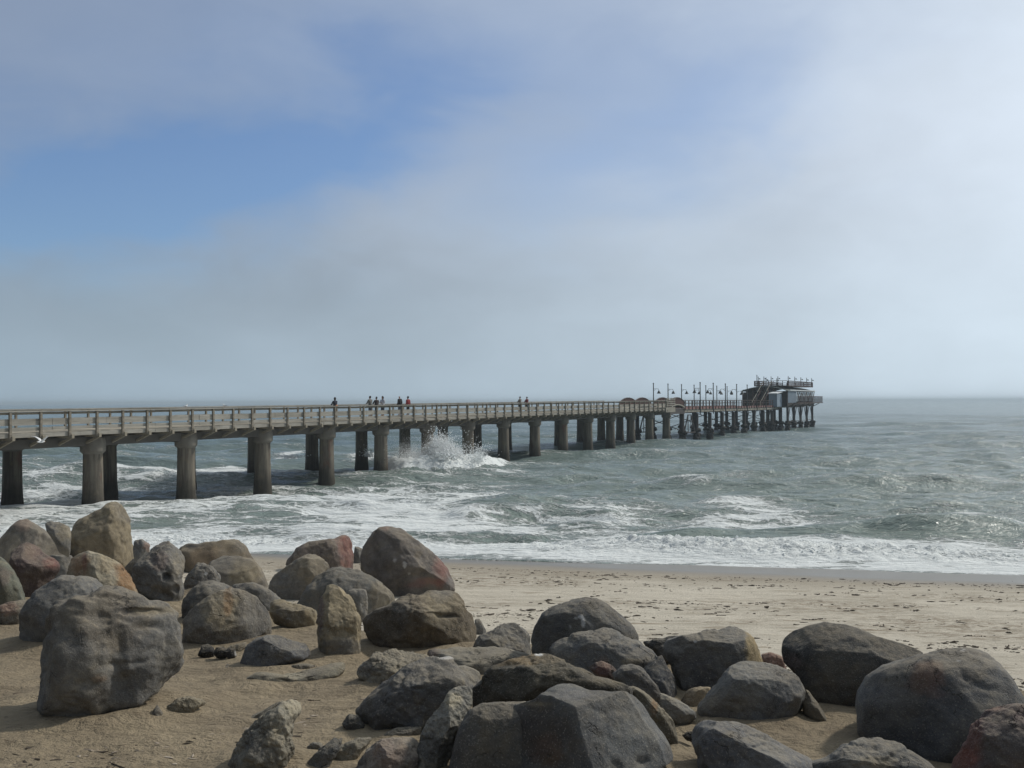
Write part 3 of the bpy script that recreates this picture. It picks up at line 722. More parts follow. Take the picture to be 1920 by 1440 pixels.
B('large charcoal slab boulder streaked by a white dropping near its top', 'C', [(850, 570), (880, 520), (960, 460), (1050, 400), (1150, 340), (1230, 290), (1330, 250), (1430, 243), (1500, 290), (1620, 350), (1600, 460), (1440, 560), (1320, 640), (1270, 665), (1150, 690), (1050, 692), (1010, 716), (930, 680), (870, 620)], 1368, (0.125, 0.125, 0.123), [(1400, 262, (40, 12), WHITE, .9), (1425, 248, (14, 8), WHITE, .9), (1560, 350, 90, BEIGE, .3), (1000, 620, 120, DARK, .4)], seed=36, sub=6, facets=[(-0.15, -0.6, 0.78, 0.66), (-0.1, -0.85, -0.5, 0.78), (0.6, -0.5, 0.6, 0.8)], rough=1.6, nf=2, grain=1.0)
B('half buried grey ridge of stone in the sand left of the charcoal slab', 'C', [(150, 480), (200, 400), (240, 358), (300, 345), (420, 372), (540, 340), (640, 320), (770, 278), (800, 298), (812, 345), (700, 405), (600, 455), (480, 505), (300, 490)], 1280, (0.19, 0.178, 0.14), [(430, 430, 150, BEIGE, .5), (600, 350, 100, WARM, .5)], seed=43, sub=6, facets=[(0.0, -0.5, 0.85, 0.5)], rough=1.8, thick=0.6, bury=1.0)
B('smooth grey wedge boulder alone on sand left of the standing slab', 'C', [(155, 300), (200, 190), (260, 145), (340, 126), (400, 135), (480, 160), (560, 180), (588, 230), (582, 265), (450, 295), (300, 330), (180, 332)], 1250, (0.15, 0.152, 0.152), [(220, 250, 80, COOL, .5)], seed=44, sub=6, facets=[(0.3, -0.55, 0.78, 0.66), (-0.5, -0.8, 0.2, 0.8)], rough=0.9)
B('swirled grey and cream weathered boulder at bottom left of centre', 'C', [(40, 960), (100, 860), (150, 780), (220, 700), (310, 610), (380, 560), (430, 508), (480, 503), (530, 535), (545, 580), (500, 640), (505, 700), (485, 760), (505, 820), (450, 900), (390, 980), (200, 1000), (60, 1000)], 1448, (0.20, 0.19, 0.155), [(260, 760, (90, 120), DARK, .7), (480, 540, 70, BEIGE, .8), (400, 760, 90, BEIGE, .5), (330, 860, 70, DARK, .4)], seed=41, sub=6, rough=2.6, grain=2.4, thick=0.7, nf=3)
B('long thin grey spine of rock running into sand behind the swirled boulder', 'C', [(70, 722), (160, 655), (300, 578), (400, 520), (430, 520), (330, 620), (220, 690), (130, 715)], 1352, (0.17, 0.165, 0.14), seed=42, rough=1.6, thick=0.5, bury=1.2)
B('small dark stone by the lower left corner of the charcoal slab', 'C', [(770, 662), (815, 603), (870, 612), (915, 690), (880, 720), (800, 708)], 1370, DARK, seed=49, rough=1.6)
B('buried grey hump among shell grit at bottom centre', 'C', [(540, 900), (640, 820), (720, 750), (780, 745), (760, 820), (690, 900), (600, 930)], 1440, (0.15, 0.15, 0.14), seed=50, rough=1.8, thick=0.5, bury=1.0)
B('greyish flake of rock under the front lip of the charcoal slab', 'C', [(990, 745), (1060, 700), (1150, 683), (1265, 678), (1240, 730), (1100, 770)], 1385, (0.17, 0.16, 0.135), seed=51, rough=2.0, thick=0.6, grain=1.4)
B('pale streaked boulder leaning against the left side of the foremost boulder', 'C', [(1205, 830), (1250, 720), (1300, 620), (1370, 520), (1420, 450), (1500, 428), (1545, 460), (1550, 560), (1500, 660), (1450, 780), (1400, 900), (1330, 1000), (1180, 1000)], 1445, (0.20, 0.195, 0.17), [(1300, 800, 90, DARK, .6), (1430, 520, 60, BEIGE, .8)], seed=38, sub=6, rough=1.7, grain=2.2, facets=[(-0.6, -0.7, 0.3, 0.7)])
B('angular cream and pink stone poking up at the bottom centre edge', 'C', [(810, 990), (870, 880), (930, 810), (1000, 762), (1100, 738), (1200, 742), (1250, 790), (1240, 900), (1180, 1000)], 1452, (0.24, 0.21, 0.175), [(1050, 840, 100, PINK, .3), (880, 900, 50, DARK, .7)], seed=39, sub=6, facets=[(-0.7, -0.65, 0.25, 0.6), (0.2, -0.6, 0.75, 0.65)], rough=1.4, grain=1.3, nf=1)
B('small rosy stone at the bottom edge beside the swirled boulder', 'C', [(80, 960), (100, 918), (140, 885), (200, 883), (255, 920), (260, 990)], 1439, PINK, seed=46)
# --- the foremost group
B('dark layered boulder with a brown crusted top behind the foremost boulder', 'D', [(212, 880), (230, 820), (270, 770), (330, 680), (360, 650), (450, 610), (600, 560), (750, 543), (850, 575), (950, 610), (1050, 650), (1200, 720), (1350, 760), (1430, 830), (1400, 930), (1100, 940), (700, 980), (450, 1000), (260, 960)], 1405, (0.070, 0.066, 0.055), [(560, 600, (190, 50), (0.22, 0.16, 0.09), .8), (800, 590, (150, 40), BROWN, .7), (730, 566, (25, 8), WHITE, .9), (1200, 760, (200, 40), TAN, .4)], seed=52, sub=6, dusty=0.2, facets=[(-0.1, -0.5, 0.85, 0.74), (-0.45, -0.85, 0.05, 0.74)], rough=1.6, grain=1.3, nf=1)
B('small reddish purple stone wedged right of the layered boulder top', 'D', [(1075, 660), (1120, 630), (1180, 610), (1260, 640), (1300, 690), (1280, 740), (1180, 740)], 1345, REDD, [(1190, 660, 60, RED, .4)], seed=53)
B('rough grey stone above the right shoulder of the foremost boulder', 'D', [(1260, 700), (1320, 640), (1400, 636), (1480, 670), (1540, 740), (1585, 800), (1610, 860), (1560, 920), (1420, 900), (1300, 800)], 1360, GREY, seed=54, sub=5, rough=1.5, grain=1.2)
B('smooth pale grey rounded stone on sand right of the foremost boulder', 'D', [(1530, 815), (1640, 850), (1720, 888), (1800, 930), (1860, 980), (1874, 1012), (1820, 1052), (1740, 1068), (1690, 1062), (1600, 1000), (1530, 900)], 1356, (0.19, 0.19, 0.175), seed=55, sub=6, rough=0.8, nf=2)
B('thin layered brown slab running down the right flank of the foremost boulder', 'D', [(1340, 790), (1420, 790), (1530, 870), (1640, 965), (1700, 1050), (1742, 1140), (1745, 1200), (1700, 1230), (1600, 1150), (1450, 1000)], 1400, (0.15, 0.135, 0.10), [(1560, 950, (30, 60), ORANGE, .5)], seed=56, sub=5, rough=1.8, grain=1.4, thick=0.7)
B('dark smooth round boulder at the bottom, left part of the foremost pair', 'D', [(50, 1530), (90, 1320), (130, 1180), (175, 1060), (235, 965), (330, 912), (480, 902), (640, 898), (740, 930), (780, 1100), (780, 1530)], 1466, (0.085, 0.085, 0.083), [(150, 1250, 120, (0.09, 0.08, 0.07), .5)], seed=57, sub=6, nf=0, chips=6, rough=0.7, thick=0.7, power=3.0)
B('foremost massive boulder with a sharp vertical edge and light right face', 'D', [(500, 960), (560, 918), (700, 885), (780, 833), (880, 783), (985, 776), (1100, 828), (1230, 828), (1350, 830), (1420, 855), (1505, 932), (1600, 1060), (1680, 1160), (1728, 1245), (1730, 1300), (1640, 1350), (1560, 1420), (1450, 1540), (600, 1540), (540, 1300), (488, 1150)], 1482, (0.125, 0.130, 0.130), [(760, 1150, (240, 260), (0.070, 0.062, 0.056), .9), (780, 1250, 130, (0.13, 0.08, 0.055), .5), (960, 850, (150, 40), (0.2, 0.2, 0.2), .5), (700, 920, (130, 16), TAN, .5), (1060, 880, (60, 4), DARK, .7)], seed=58, sub=6, dusty=0.5, nf=0, chips=3, rough=0.5, grain=1.2, thick=0.95, power=4.5,  # broad dark accent puts the left face's shade into the colour
  facets=[(0.60, -0.77, 0.22, 0.50), (-0.62, -0.78, -0.02, 0.64), (0.02, -0.42, 0.90, 0.76), (0.85, -0.2, 0.5, 0.8)], dents=[(1290, 1350, 50, 60, .03), (1480, 1320, 70, 30, .03), (800, 840, 80, 14, .02)])
# --- right
B('grey block boulder with a broken straw coloured right end', 'E', [(110, 340), (130, 310), (200, 293), (300, 283), (400, 265), (470, 248), (510, 275), (560, 290), (600, 370), (625, 440), (560, 500), (440, 540), (340, 560), (225, 590), (180, 540), (150, 460), (115, 390)], 1300, COOL, [(560, 360, (38, 110), (0.34, 0.27, 0.15), .95), (600, 410, (30, 50), (0.34, 0.27, 0.15), .95), (300, 340, 120, GREY, .5), (275, 328, (8, 6), WHITE, .7), (250, 480, 140, (0.095, 0.095, 0.1), .5)], seed=59, sub=6, facets=[(0.9, -0.40, 0.15, 0.80), (-0.15, -0.95, -0.15, 0.74), (0.0, -0.42, 0.9, 0.74)], nf=0, rough=1.1)
B('little salmon pink stone between the straw ended and the teardrop boulders', 'E', [(605, 392), (650, 378), (710, 402), (735, 450), (700, 480), (630, 470)], 1272, PINK, seed=60, sink=6)
B('rounded square grey boulder on sand in front of the teardrop boulder', 'E', [(278, 660), (330, 590), (400, 510), (460, 440), (540, 426), (640, 428), (730, 450), (792, 500), (832, 590), (832, 645), (762, 702), (690, 735), (600, 733), (500, 722), (300, 692)], 1352, COOL, [(550, 500, 150, (0.18, 0.185, 0.18), .5), (450, 640, (160, 50), BROWN, .4)], seed=61, sub=6, facets=[(0.05, -0.45, 0.9, 0.66), (-0.1, -0.95, -0.2, 0.76)], nf=1, rough=0.9, grain=1.0)
B('big smooth dark teardrop boulder pointing right against the beach', 'E', [(703, 360), (720, 310), (760, 273), (850, 243), (930, 233), (1030, 248), (1150, 290), (1300, 330), (1432, 375), (1400, 440), (1290, 520), (1180, 600), (1080, 680), (1000, 690), (920, 675), (850, 630), (810, 570), (765, 480), (715, 430)], 1328, (0.088, 0.086, 0.080), [(760, 430, 50, REDD, .6), (1050, 330, 110, GREY, .25)], seed=62, sub=6, facets=[(0.35, -0.6, 0.72, 0.82)], nf=1, rough=0.6, thick=0.8)
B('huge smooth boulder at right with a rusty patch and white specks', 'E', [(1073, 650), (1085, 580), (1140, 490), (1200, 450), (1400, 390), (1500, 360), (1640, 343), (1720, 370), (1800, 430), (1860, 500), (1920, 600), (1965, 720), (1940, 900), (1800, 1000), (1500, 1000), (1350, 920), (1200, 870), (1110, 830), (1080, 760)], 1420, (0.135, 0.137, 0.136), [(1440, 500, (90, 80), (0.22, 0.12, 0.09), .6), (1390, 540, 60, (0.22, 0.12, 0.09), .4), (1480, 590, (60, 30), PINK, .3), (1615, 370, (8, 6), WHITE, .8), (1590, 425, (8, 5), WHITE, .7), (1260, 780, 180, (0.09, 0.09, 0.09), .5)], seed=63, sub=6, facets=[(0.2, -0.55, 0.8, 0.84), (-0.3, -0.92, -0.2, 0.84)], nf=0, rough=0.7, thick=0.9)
B('rough red and grey boulder in the bottom right corner', 'E', [(1535, 1000), (1560, 900), (1620, 820), (1650, 750), (1720, 660), (1800, 635), (1920, 633), (2080, 680), (2140, 1040), (1540, 1060)], 1500, (0.16, 0.125, 0.115), [(1660, 800, (60, 150), RED, .5), (1620, 920, (90, 60), (0.2, 0.07, 0.05), .6), (1840, 860, 130, GREY, .6), (1760, 660, (60, 20), RED, .45)], seed=64, sub=6, rough=1.5, grain=1.0, facets=[(-0.3, -0.7, 0.6, 0.76)])
B('small upright pyramid stone between two grey boulders at right', 'E', [(808, 600), (835, 563), (880, 620), (948, 728), (900, 732), (850, 720), (812, 692)], 1356, (0.16, 0.145, 0.115), seed=65, nf=3)
B('grey sloping boulder with a black knob at the bottom, right of centre', 'E', [(240, 790), (265, 738), (310, 718), (420, 720), (520, 738), (640, 790), (760, 858), (870, 912), (910, 1000), (880, 1060), (310, 1060), (280, 900)], 1458, (0.15, 0.155, 0.16), [(450, 790, (40, 20), TAN, .4), (290, 800, 50, DARK, .6), (600, 850, 160, COOL, .4)], seed=66, sub=6, facets=[(0.25, -0.5, 0.82, 0.68), (-0.15, -0.95, -0.1, 0.74)], rough=1.2, nf=1)
B('low grey boulder rising from the bottom edge before the huge one', 'E', [(660, 1060), (780, 935), (900, 905), (1020, 848), (1120, 813), (1180, 806), (1300, 838), (1400, 898), (1510, 980), (1560, 1060)], 1462, (0.18, 0.18, 0.17), [(1200, 930, (100, 30), TAN, .5), (900, 960, (100, 30), DARK, .5)], seed=67, sub=6, facets=[(0.0, -0.5, 0.85, 0.7)], rough=1.5, nf=2, grain=1.1)
B('sand coloured stone in the gap under the straw ended boulder', 'E', [(200, 620), (240, 570), (300, 550), (355, 552), (350, 610), (300, 660), (230, 660)], 1322, (0.27, 0.22, 0.15), seed=68, sink=4)
B('small black knob of stone left of the sloping grey boulder at the bottom', 'E', [(208, 795), (235, 778), (262, 775), (285, 800), (270, 830), (225, 815)], 1400, BLACK, seed=69, rough=2.0)
B('low sand dusted stone just showing between the grey wedge and the half buried ridge', 'C', [(420, 330), (470, 308), (560, 300), (620, 312), (600, 335), (480, 345)], 1256, (0.21, 0.19, 0.15), seed=90, rough=1.8, bury=1.0)
B('buried tan hump against the foot of the charcoal slab', 'C', [(640, 900), (700, 830), (790, 770), (880, 740), (960, 745), (920, 800), (850, 880), (760, 930)], 1424, (0.20, 0.185, 0.15), seed=91, rough=1.8, bury=1.0, grain=1.3)
B('little grey stone between the swirled boulder and the buried hump', 'C', [(560, 800), (600, 770), (650, 775), (670, 810), (620, 835), (570, 830)], 1408, GREY, seed=92, rough=1.6)
B('low flat stone in the sand before the wide tan dome', 'A', [(1240, 905), (1300, 870), (1380, 850), (1400, 870), (1370, 900), (1290, 925)], 1222, (0.22, 0.195, 0.145), seed=93, rough=1.6, bury=0.8)
# loose small stones
S = lambda lab, crop, pts, by, base, *a, **k: boulder(lab, crop, pts, by + (9 if k['seed'] in (80, 84) else 3), base, *a, name='stone', thick=0.8, **{'bury': 0.6, **k})
S('small dark pyramid stone standing alone on the bare sand', 'A', [(843, 1278), (862, 1235), (885, 1201), (915, 1250), (920, 1288), (880, 1292)], 1349, WARM, seed=80)
S('wet black stone on sand, left of a black pair below the wide tan dome', 'A', [(1110, 922), (1135, 870), (1170, 860), (1205, 885), (1208, 922), (1160, 930)], 1228, BLACK, seed=81)
S('wet black stone, middle of the row below the wide tan dome', 'A', [(1195, 915), (1215, 882), (1250, 874), (1280, 890), (1275, 932), (1215, 930)], 1231, BLACK, seed=82)
S('wet black stone with a white fleck, right end of the black row', 'A', [(1262, 905), (1285, 885), (1320, 888), (1332, 925), (1295, 937), (1265, 930)], 1232, (0.04, 0.04, 0.042), [(1325, 915, (5, 18), WHITE, .6)], seed=83)
S('low sandy grey lump on sand right of the dark pyramid stone', 'A', [(900, 1262), (940, 1205), (1000, 1170), (1060, 1158), (1140, 1170), (1165, 1195), (1100, 1235), (1000, 1268)], 1339, (0.21, 0.185, 0.135), seed=84, rough=2.0, grain=1.5, bury=1.0)

# blown sand banked up against the stones
bme = bpy.data.objects['beach'].data
nv_ = len(bme.vertices)
bc_ = np.empty(nv_ * 3, np.float32); bme.vertices.foreach_get('co', bc_); bc_ = bc_.reshape(-1, 3)
sel = np.nonzero((bc_[:, 1] > 3) & (bc_[:, 1] < 14))[0]
bx, by_, bz = bc_[sel, 0], bc_[sel, 1], np.zeros(len(sel))
wob_ = 1 + 0.7 * fbm(bx * 2.5, by_ * 2.5, 0, 3, 123)
for x_, y_, rx_, ry_, h_ in DRIFT:
    qd = ((bx - x_) / rx_) ** 2 + ((by_ - y_) / (ry_ + 0.1)) ** 2
    bz = np.maximum(bz, min(0.045, 0.09 * h_) * np.exp(-np.maximum(qd - 0.5, 0) * 1.5))
bc_[sel, 2] += bz * wob_
bme.vertices.foreach_set('co', bc_.ravel()); bme.update()
# ------------------------------------------------------------------ piers
TAN_A = 996.0 / F
PH = math.atan(TAN_A)
PD = Vector((math.sin(PH), math.cos(PH), 0))          # along the pier, out to sea
PN = Vector((-math.cos(PH), math.sin(PH), 0))         # across it, to the far side
Z0 = 53.0
P0 = Vector(((175 - 960) / F * Z0, Z0, 0))
BAY = 0.1085 * Z0 / math.cos(PH)
WID = 6.75
PROT = math.atan2(PD.y, PD.x)


def pw(s, t, z=0.0):
    p = P0 + PD * s + PN * t
    return Vector((p.x, p.y, z))


def pier_root(name, s, t, z=0.0):
    """an Empty whose local x runs along the pier, y across it"""
    return empty(name, pw(s, t, z), PROT)


class MB:
    """collects boxes, bars and lathes; build() links them as one mesh object"""
    def __init__(self):
        self.bm = bmesh.new()

    def box(self, x0, x1, y0, y1, z0, z1):
        v = [self.bm.verts.new((x, y, z)) for x in (x0, x1) for y in (y0, y1) for z in (z0, z1)]
        for f in ((0, 1, 3, 2), (4, 6, 7, 5), (0, 4, 5, 1), (2, 3, 7, 6), (0, 2, 6, 4), (1, 5, 7, 3)):
            self.bm.faces.new([v[i] for i in f])
        return self

    def bar(self, a, b_, w, h=None, jit=0):
        a, b_ = Vector(a), Vector(b_)
        h = h or w
        d = (b_ - a).normalized()
        up = Vector((0, 0, 1)) if abs(d.z) < 0.95 else Vector((1, 0, 0))
        sx = d.cross(up).normalized() * w / 2
        sz = sx.cross(d).normalized() * h / 2
        v = [self.bm.verts.new(p + i * sx + j * sz) for p in (a, b_) for i, j in ((-1, -1), (1, -1), (1, 1), (-1, 1))]
        for f in ((3, 2, 1, 0), (4, 5, 6, 7), (0, 1, 5, 4), (1, 2, 6, 5), (2, 3, 7, 6), (3, 0, 4, 7)):
            self.bm.faces.new([v[i] for i in f])
        return self

    def tube(self, a, b_, r0, r1=None, n=10):
        a, b_ = Vector(a), Vector(b_)
        r1 = r0 if r1 is None else r1
        d = (b_ - a).normalized()
        up = Vector((0, 0, 1)) if abs(d.z) < 0.95 else Vector((1, 0, 0))
        sx = d.cross(up).normalized(); sy = d.cross(sx)
        rings = []
        for p, r in ((a, r0), (b_, r1)):
            rings.append([self.bm.verts.new(p + sx * math.cos(2 * math.pi * i / n) * r + sy * math.sin(2 * math.pi * i / n) * r) for i in range(n)])
        for i in range(n):
            self.bm.faces.new((rings[0][i], rings[0][(i + 1) % n], rings[1][(i + 1) % n], rings[1][i]))
        self.bm.faces.new(rings[0][::-1]); self.bm.faces.new(rings[1])
        return self

    def lathe(self, prof, cx=0, cy=0, n=28, wob=0, seed=0):
        rg = random.Random(seed)
        rings = []
        for r, z in prof:
            rings.append([self.bm.verts.new((cx + math.cos(2 * math.pi * i / n) * r * (1 + rg.uniform(-wob, wob)), cy + math.sin(2 * math.pi * i / n) * r * (1 + rg.uniform(-wob, wob)), z)) for i in range(n)])
        for a, b_ in zip(rings, rings[1:]):
            for i in range(n):
                self.bm.faces.new((a[i], a[(i + 1) % n], b_[(i + 1) % n], b_[i]))
        self.bm.faces.new(rings[0][::-1]); self.bm.faces.new(rings[-1])
        return self

    def build(self, name, mat, parent=None, loc=(0, 0, 0), smooth=False, bevel=0.0, rz=0.0):
        bmesh.ops.recalc_face_normals(self.bm, faces=self.bm.faces)
        me = bpy.data.meshes.new(name)
        self.bm.to_mesh(me); self.bm.free()
        me.materials.append(mat)
        if smooth:
            me.polygons.foreach_set('use_smooth', np.ones(len(me.polygons), bool))
            me.set_sharp_from_angle(angle=R(40))
        o = bpy.data.objects.new(name, me)
        col.objects.link(o)
        if parent: o.parent = parent
        o.location = loc
        o.rotation_euler = (0, 0, rz)
        if bevel:
            md = o.modifiers.new('bevel', 'BEVEL'); md.width = bevel; md.segments = 2
        return o


def copy_tree(o, parent=None):
    c = o.copy(); col.objects.link(c)
    c.parent = parent
    for ch in list(o.children):
        copy_tree(ch, c)
    return c


def wood_mat(name, c1, c2, c3, streak=1.0):
    m, G, b = principled(name, 0.9, 0.2)
    oc = G.n('ShaderNodeTexCoord').outputs['Object']
    n1 = G.noise(G.scale(oc, (0.5, 3.0, 14.0)), 1.6, 6, 0.65)
    n2 = G.noise(G.scale(oc, (0.42, 0.3, 2.4)), 1.0, 4, 0.6)
    n3 = G.noise(oc, 9.0, 4, 0.7)
    c = G.mix(G.ramp(n2, 0.35, 0.65), c1, c2)
    c = G.mix(G.ramp(n1, 0.5, 0.75), c, c3)
    c = G.mix(G.m('MULTIPLY', G.ramp(n3, 0.62, 0.72), 0.6), c, (0.05, 0.042, 0.034))
    G.put(b.inputs['Base Color'], c)
    G.put(b.inputs['Normal'], G.n('ShaderNodeBump', None, Strength=0.6, Distance=0.02, Height=n1).outputs[0])
    return m


M_RAIL = wood_mat('weathered_wood', (0.35, 0.33, 0.285), (0.25, 0.235, 0.20), (0.14, 0.127, 0.108))
M_POST = wood_mat('post_wood', (0.25, 0.22, 0.175), (0.19, 0.17, 0.135), (0.11, 0.10, 0.08))
M_JOIST = wood_mat('joist_wood', (0.30, 0.27, 0.21), (0.22, 0.19, 0.14), (0.12, 0.10, 0.08))
M_DECK = wood_mat('deck_planks', (0.42, 0.38, 0.30), (0.34, 0.30, 0.23), (0.22, 0.19, 0.15))
M_REDW = wood_mat('red_brown_wood', (0.088, 0.046, 0.040), (0.07, 0.042, 0.038), (0.045, 0.034, 0.032))
M_DKRW = wood_mat('dark_rail_wood', (0.115, 0.085, 0.072), (0.09, 0.07, 0.06), (0.06, 0.05, 0.045))
M_PINKB = simple_mat('faded_red_board', (0.30, 0.155, 0.14), (0.22, 0.12, 0.11), 2.0)
M_DKST = simple_mat('rusted_dark_steel', (0.045, 0.043, 0.042), (0.07, 0.055, 0.045), 2.5, 0.75, 0.01, spec=0.4)
M_LAMP = simple_mat('dark_green_iron', (0.040, 0.050, 0.048), (0.06, 0.065, 0.06), 3.0, 0.6, 0.0, spec=0.4)
M_MUSS = simple_mat('mussel_crust', (0.018, 0.018, 0.018), (0.045, 0.042, 0.035), 4.0, 0.8, 0.12)

# stained concrete: rain streaks, rust, lighter edge wear, dark wet algae foot
def conc_mat(name, wetz):
    m, G, b = principled(name, 0.9, 0.25)
    geo = G.n('ShaderNodeNewGeometry').outputs['Position']
    oi = G.n('ShaderNodeObjectInfo').outputs['Random']
    sh = G.n('ShaderNodeVectorMath', {'operation': 'ADD'}, i0=geo, i1=G.n('ShaderNodeCombineXYZ', None, X=G.m('MULTIPLY', oi, 40)).outputs[0]).outputs[0]
    st = G.noise(G.scale(sh, (2.6, 2.6, 0.22)), 1.6, 6, 0.6, 0.6)
    bl = G.noise(sh, 1.3, 5, 0.6)
    fi = G.noise(sh, 9.0, 5, 0.7)
    c = G.mix(G.ramp(st, 0.36, 0.64), (0.200, 0.178, 0.140), (0.100, 0.087, 0.070))
    c = G.mix(G.m('MULTIPLY', G.ramp(bl, 0.55, 0.72), 0.6), c, (0.22, 0.18, 0.115))
    c = G.mix(G.m('MULTIPLY', G.ramp(G.noise(G.scale(sh, (1.2, 1.2, 0.5)), 1.0, 4, 0.6), 0.60, 0.70), 0.55), c, (0.15, 0.075, 0.05))
    c = G.mix(G.ramp(fi, 0.62, 0.78), c, (0.05, 0.045, 0.038))
    z = G.n('ShaderNodeSeparateXYZ', None, Vector=geo).outputs[2]
    zz = G.m('ADD', z, G.m('MULTIPLY', G.m('SUBTRACT', bl, 0.5), 1.3))
    if wetz:
        wf = G.ramp(zz, wetz, 0.25)
        c = G.mix(G.m('MULTIPLY', wf, 0.82), c, (0.028, 0.026, 0.021))
    G.put(b.inputs['Base Color'], c)
    G.put(b.inputs['Normal'], G.n('ShaderNodeBump', None, Strength=0.5, Distance=0.05, Height=fi).outputs[0])
    return m


M_CONC = conc_mat('stained_concrete', 2.0)
M_CAP = simple_mat('cap_concrete', (0.20, 0.185, 0.155), (0.135, 0.12, 0.098), 1.6, 0.9, 0.02, (1, 1, 0.5))
M_BEAM = simple_mat('beam_concrete', (0.135, 0.125, 0.110), (0.085, 0.078, 0.068), 0.8, 0.9, 0.02, (0.4, 1, 1))
M_PALEC = simple_mat('pale_concrete', (0.33, 0.31, 0.26), (0.24, 0.22, 0.18), 0.9, 0.9, 0.02, (0.6, 1, 1.5))

DECK = 4.28
K0, K1 = -4.0, 13.55
S0, S1 = K0 * BAY, K1 * BAY
pier = pier_root('concrete_pier', 0, 0)
RISE = 0.0050                   # the deck climbs gently seaward
pier.rotation_euler = (0, -RISE, PROT)
tag(pier, 'long wooden railed pier standing on round concrete piles from the left over the surf', 'pier')


def plank_run(mb, x0, x1, y0, y1, z0, z1, step, jz=0.012, jy=0.01, gap=0.012, seed=1):
    rg = random.Random(seed)
    x = x0
    while x < x1 - 0.01:
        xe = min(x + step, x1)
        a = rg.uniform(-jz, jz); c_ = rg.uniform(-jy, jy)
        mb.box(x, xe - gap, y0 + c_, y1 + c_, z0 + a, z1 + a)
        x = xe


mb = MB()
rg = random.Random(5)
x = S0
while x < S1:
    j = rg.uniform(-0.012, 0.012); e = rg.uniform(-0.04, 0.03)
    mb.box(x, x + 0.275, -1.02 - e, WID + 1.02 + e, DECK - 0.13 + j, DECK + j)
    x += 0.29
mb.build('deck', M_DECK, pier)
SP = BAY / 4
posts_k = [(-0.607 + 0.2525 * i) for i in range(-13, 57)]
for sgn, ty in ((-1, -1.12), (1, WID + 1.12)):
    rail = MB()
    plank_run(rail, S0, S1, ty - 0.11, ty + 0.11, 5.315, 5.375, SP * 3, 0.008, 0.015, seed=3 + sgn)
    rl = rail.build('railing', M_RAIL, pier)
    up = MB()
    if sgn < 0: plank_run(up, S0, S1, ty + 0.03, ty + 0.075, 5.18, 5.30, SP * 2, 0.01, 0.006, seed=7 + sgn)
    else: up.box(S0, S1, ty + 0.03, ty + 0.075, 5.26, 5.305)
    up.build('upper_board', M_POST, rl)
    mz = (4.67, 4.985) if sgn < 0 else (4.62, 4.80)
    md_ = MB(); plank_run(md_, S0, S1, ty + 0.03, ty + 0.08, mz[0], mz[1], SP * 2, 0.02, 0.01, seed=9 + sgn); md_.build('middle_board', M_RAIL, rl)
    if sgn < 0:
        lo = MB(); plank_run(lo, S0, S1, ty + 0.03, ty + 0.08, 4.40, 4.56, SP * 2, 0.02, 0.01, seed=12 + sgn); lo.build('lower_board', M_RAIL, rl)
    fa_ = MB(); plank_run(fa_, S0, S1, ty + 0.03, ty + 0.09, DECK - 0.21, DECK - 0.005, SP * 3, 0.015, 0.01, seed=15 + sgn); fa_.build('edge_board', M_RAIL, rl)
    p0 = None
    for i, k in enumerate(posts_k):
        if p0 is None:
            mb = MB(); mb.box(-0.06, 0.06, -0.085, 0.025, -1.32, 0.0)
            p0 = mb.build('railing_post', M_POST, rl)
            o = p0
        else:
            o = p0.copy(); col.objects.link(o); o.parent = rl
        o.location = (k * BAY, ty, 5.312)
j0 = None
for i, k in enumerate(posts_k):
    if j0 is None:
        mb = MB()
        mb.box(-0.075, 0.075, -1.30, WID + 1.30, 3.93, 4.142)
        mb.bar((0, -1.15, 3.96), (0, -0.2, 3.60), 0.12, 0.12)
        mb.bar((0, WID + 1.15, 3.96), (0, WID + 0.2, 3.60), 0.12, 0.12)
        j0 = mb.build('joist', M_JOIST, pier); o = j0
    else:
        o = j0.copy(); col.objects.link(o); o.parent = pier
    o.location = (k * BAY + 0.09, 0, 0)
for ty in (0, WID):
    mb = MB(); mb.box(S0, 14.0 * BAY - 0.3, ty - 0.22, ty + 0.22, 3.45, 3.925)
    mb.build('girder', M_BEAM, pier)
pl = None; cb = None
for k in range(-4, 15):
    if k < 14:
        if cb is None:
            mb = MB(); mb.box(-0.25, 0.25, 0.225, WID - 0.225, 3.35, 3.90); cb = mb.build('cross_beam', M_BEAM, pier); o = cb
        else:
            o = cb.copy(); col.objects.link(o); o.parent = pier
        o.location = (k * BAY, 0, 0)
    for ty in (0, WID):
        if pl is None:
            mb = MB()
            prof = [(0.62, -1.6), (0.60, 0.0), (0.565, 0.35), (0.535, 0.9), (0.515, 1.8), (0.50, 3.06)]
            mb.lathe(prof, n=32, wob=0.006, seed=4)
            pl = mb.build('pile', M_CONC, pier, smooth=True)
            mb = MB(); mb.lathe([(0.505, 3.0), (0.64, 3.14), (0.655, 3.2), (0.655, 3.62), (0.64, 3.66), (0.60, 3.86)], n=32)
            mb.build('pile_cap', M_CAP, pl, smooth=True)
            o = pl
        else:
            o = copy_tree(pl, pier)
        o.location = (k * BAY, ty, 0)
        o.rotation_euler = (0, 0, (k * 1.7 + ty) % 6.28)
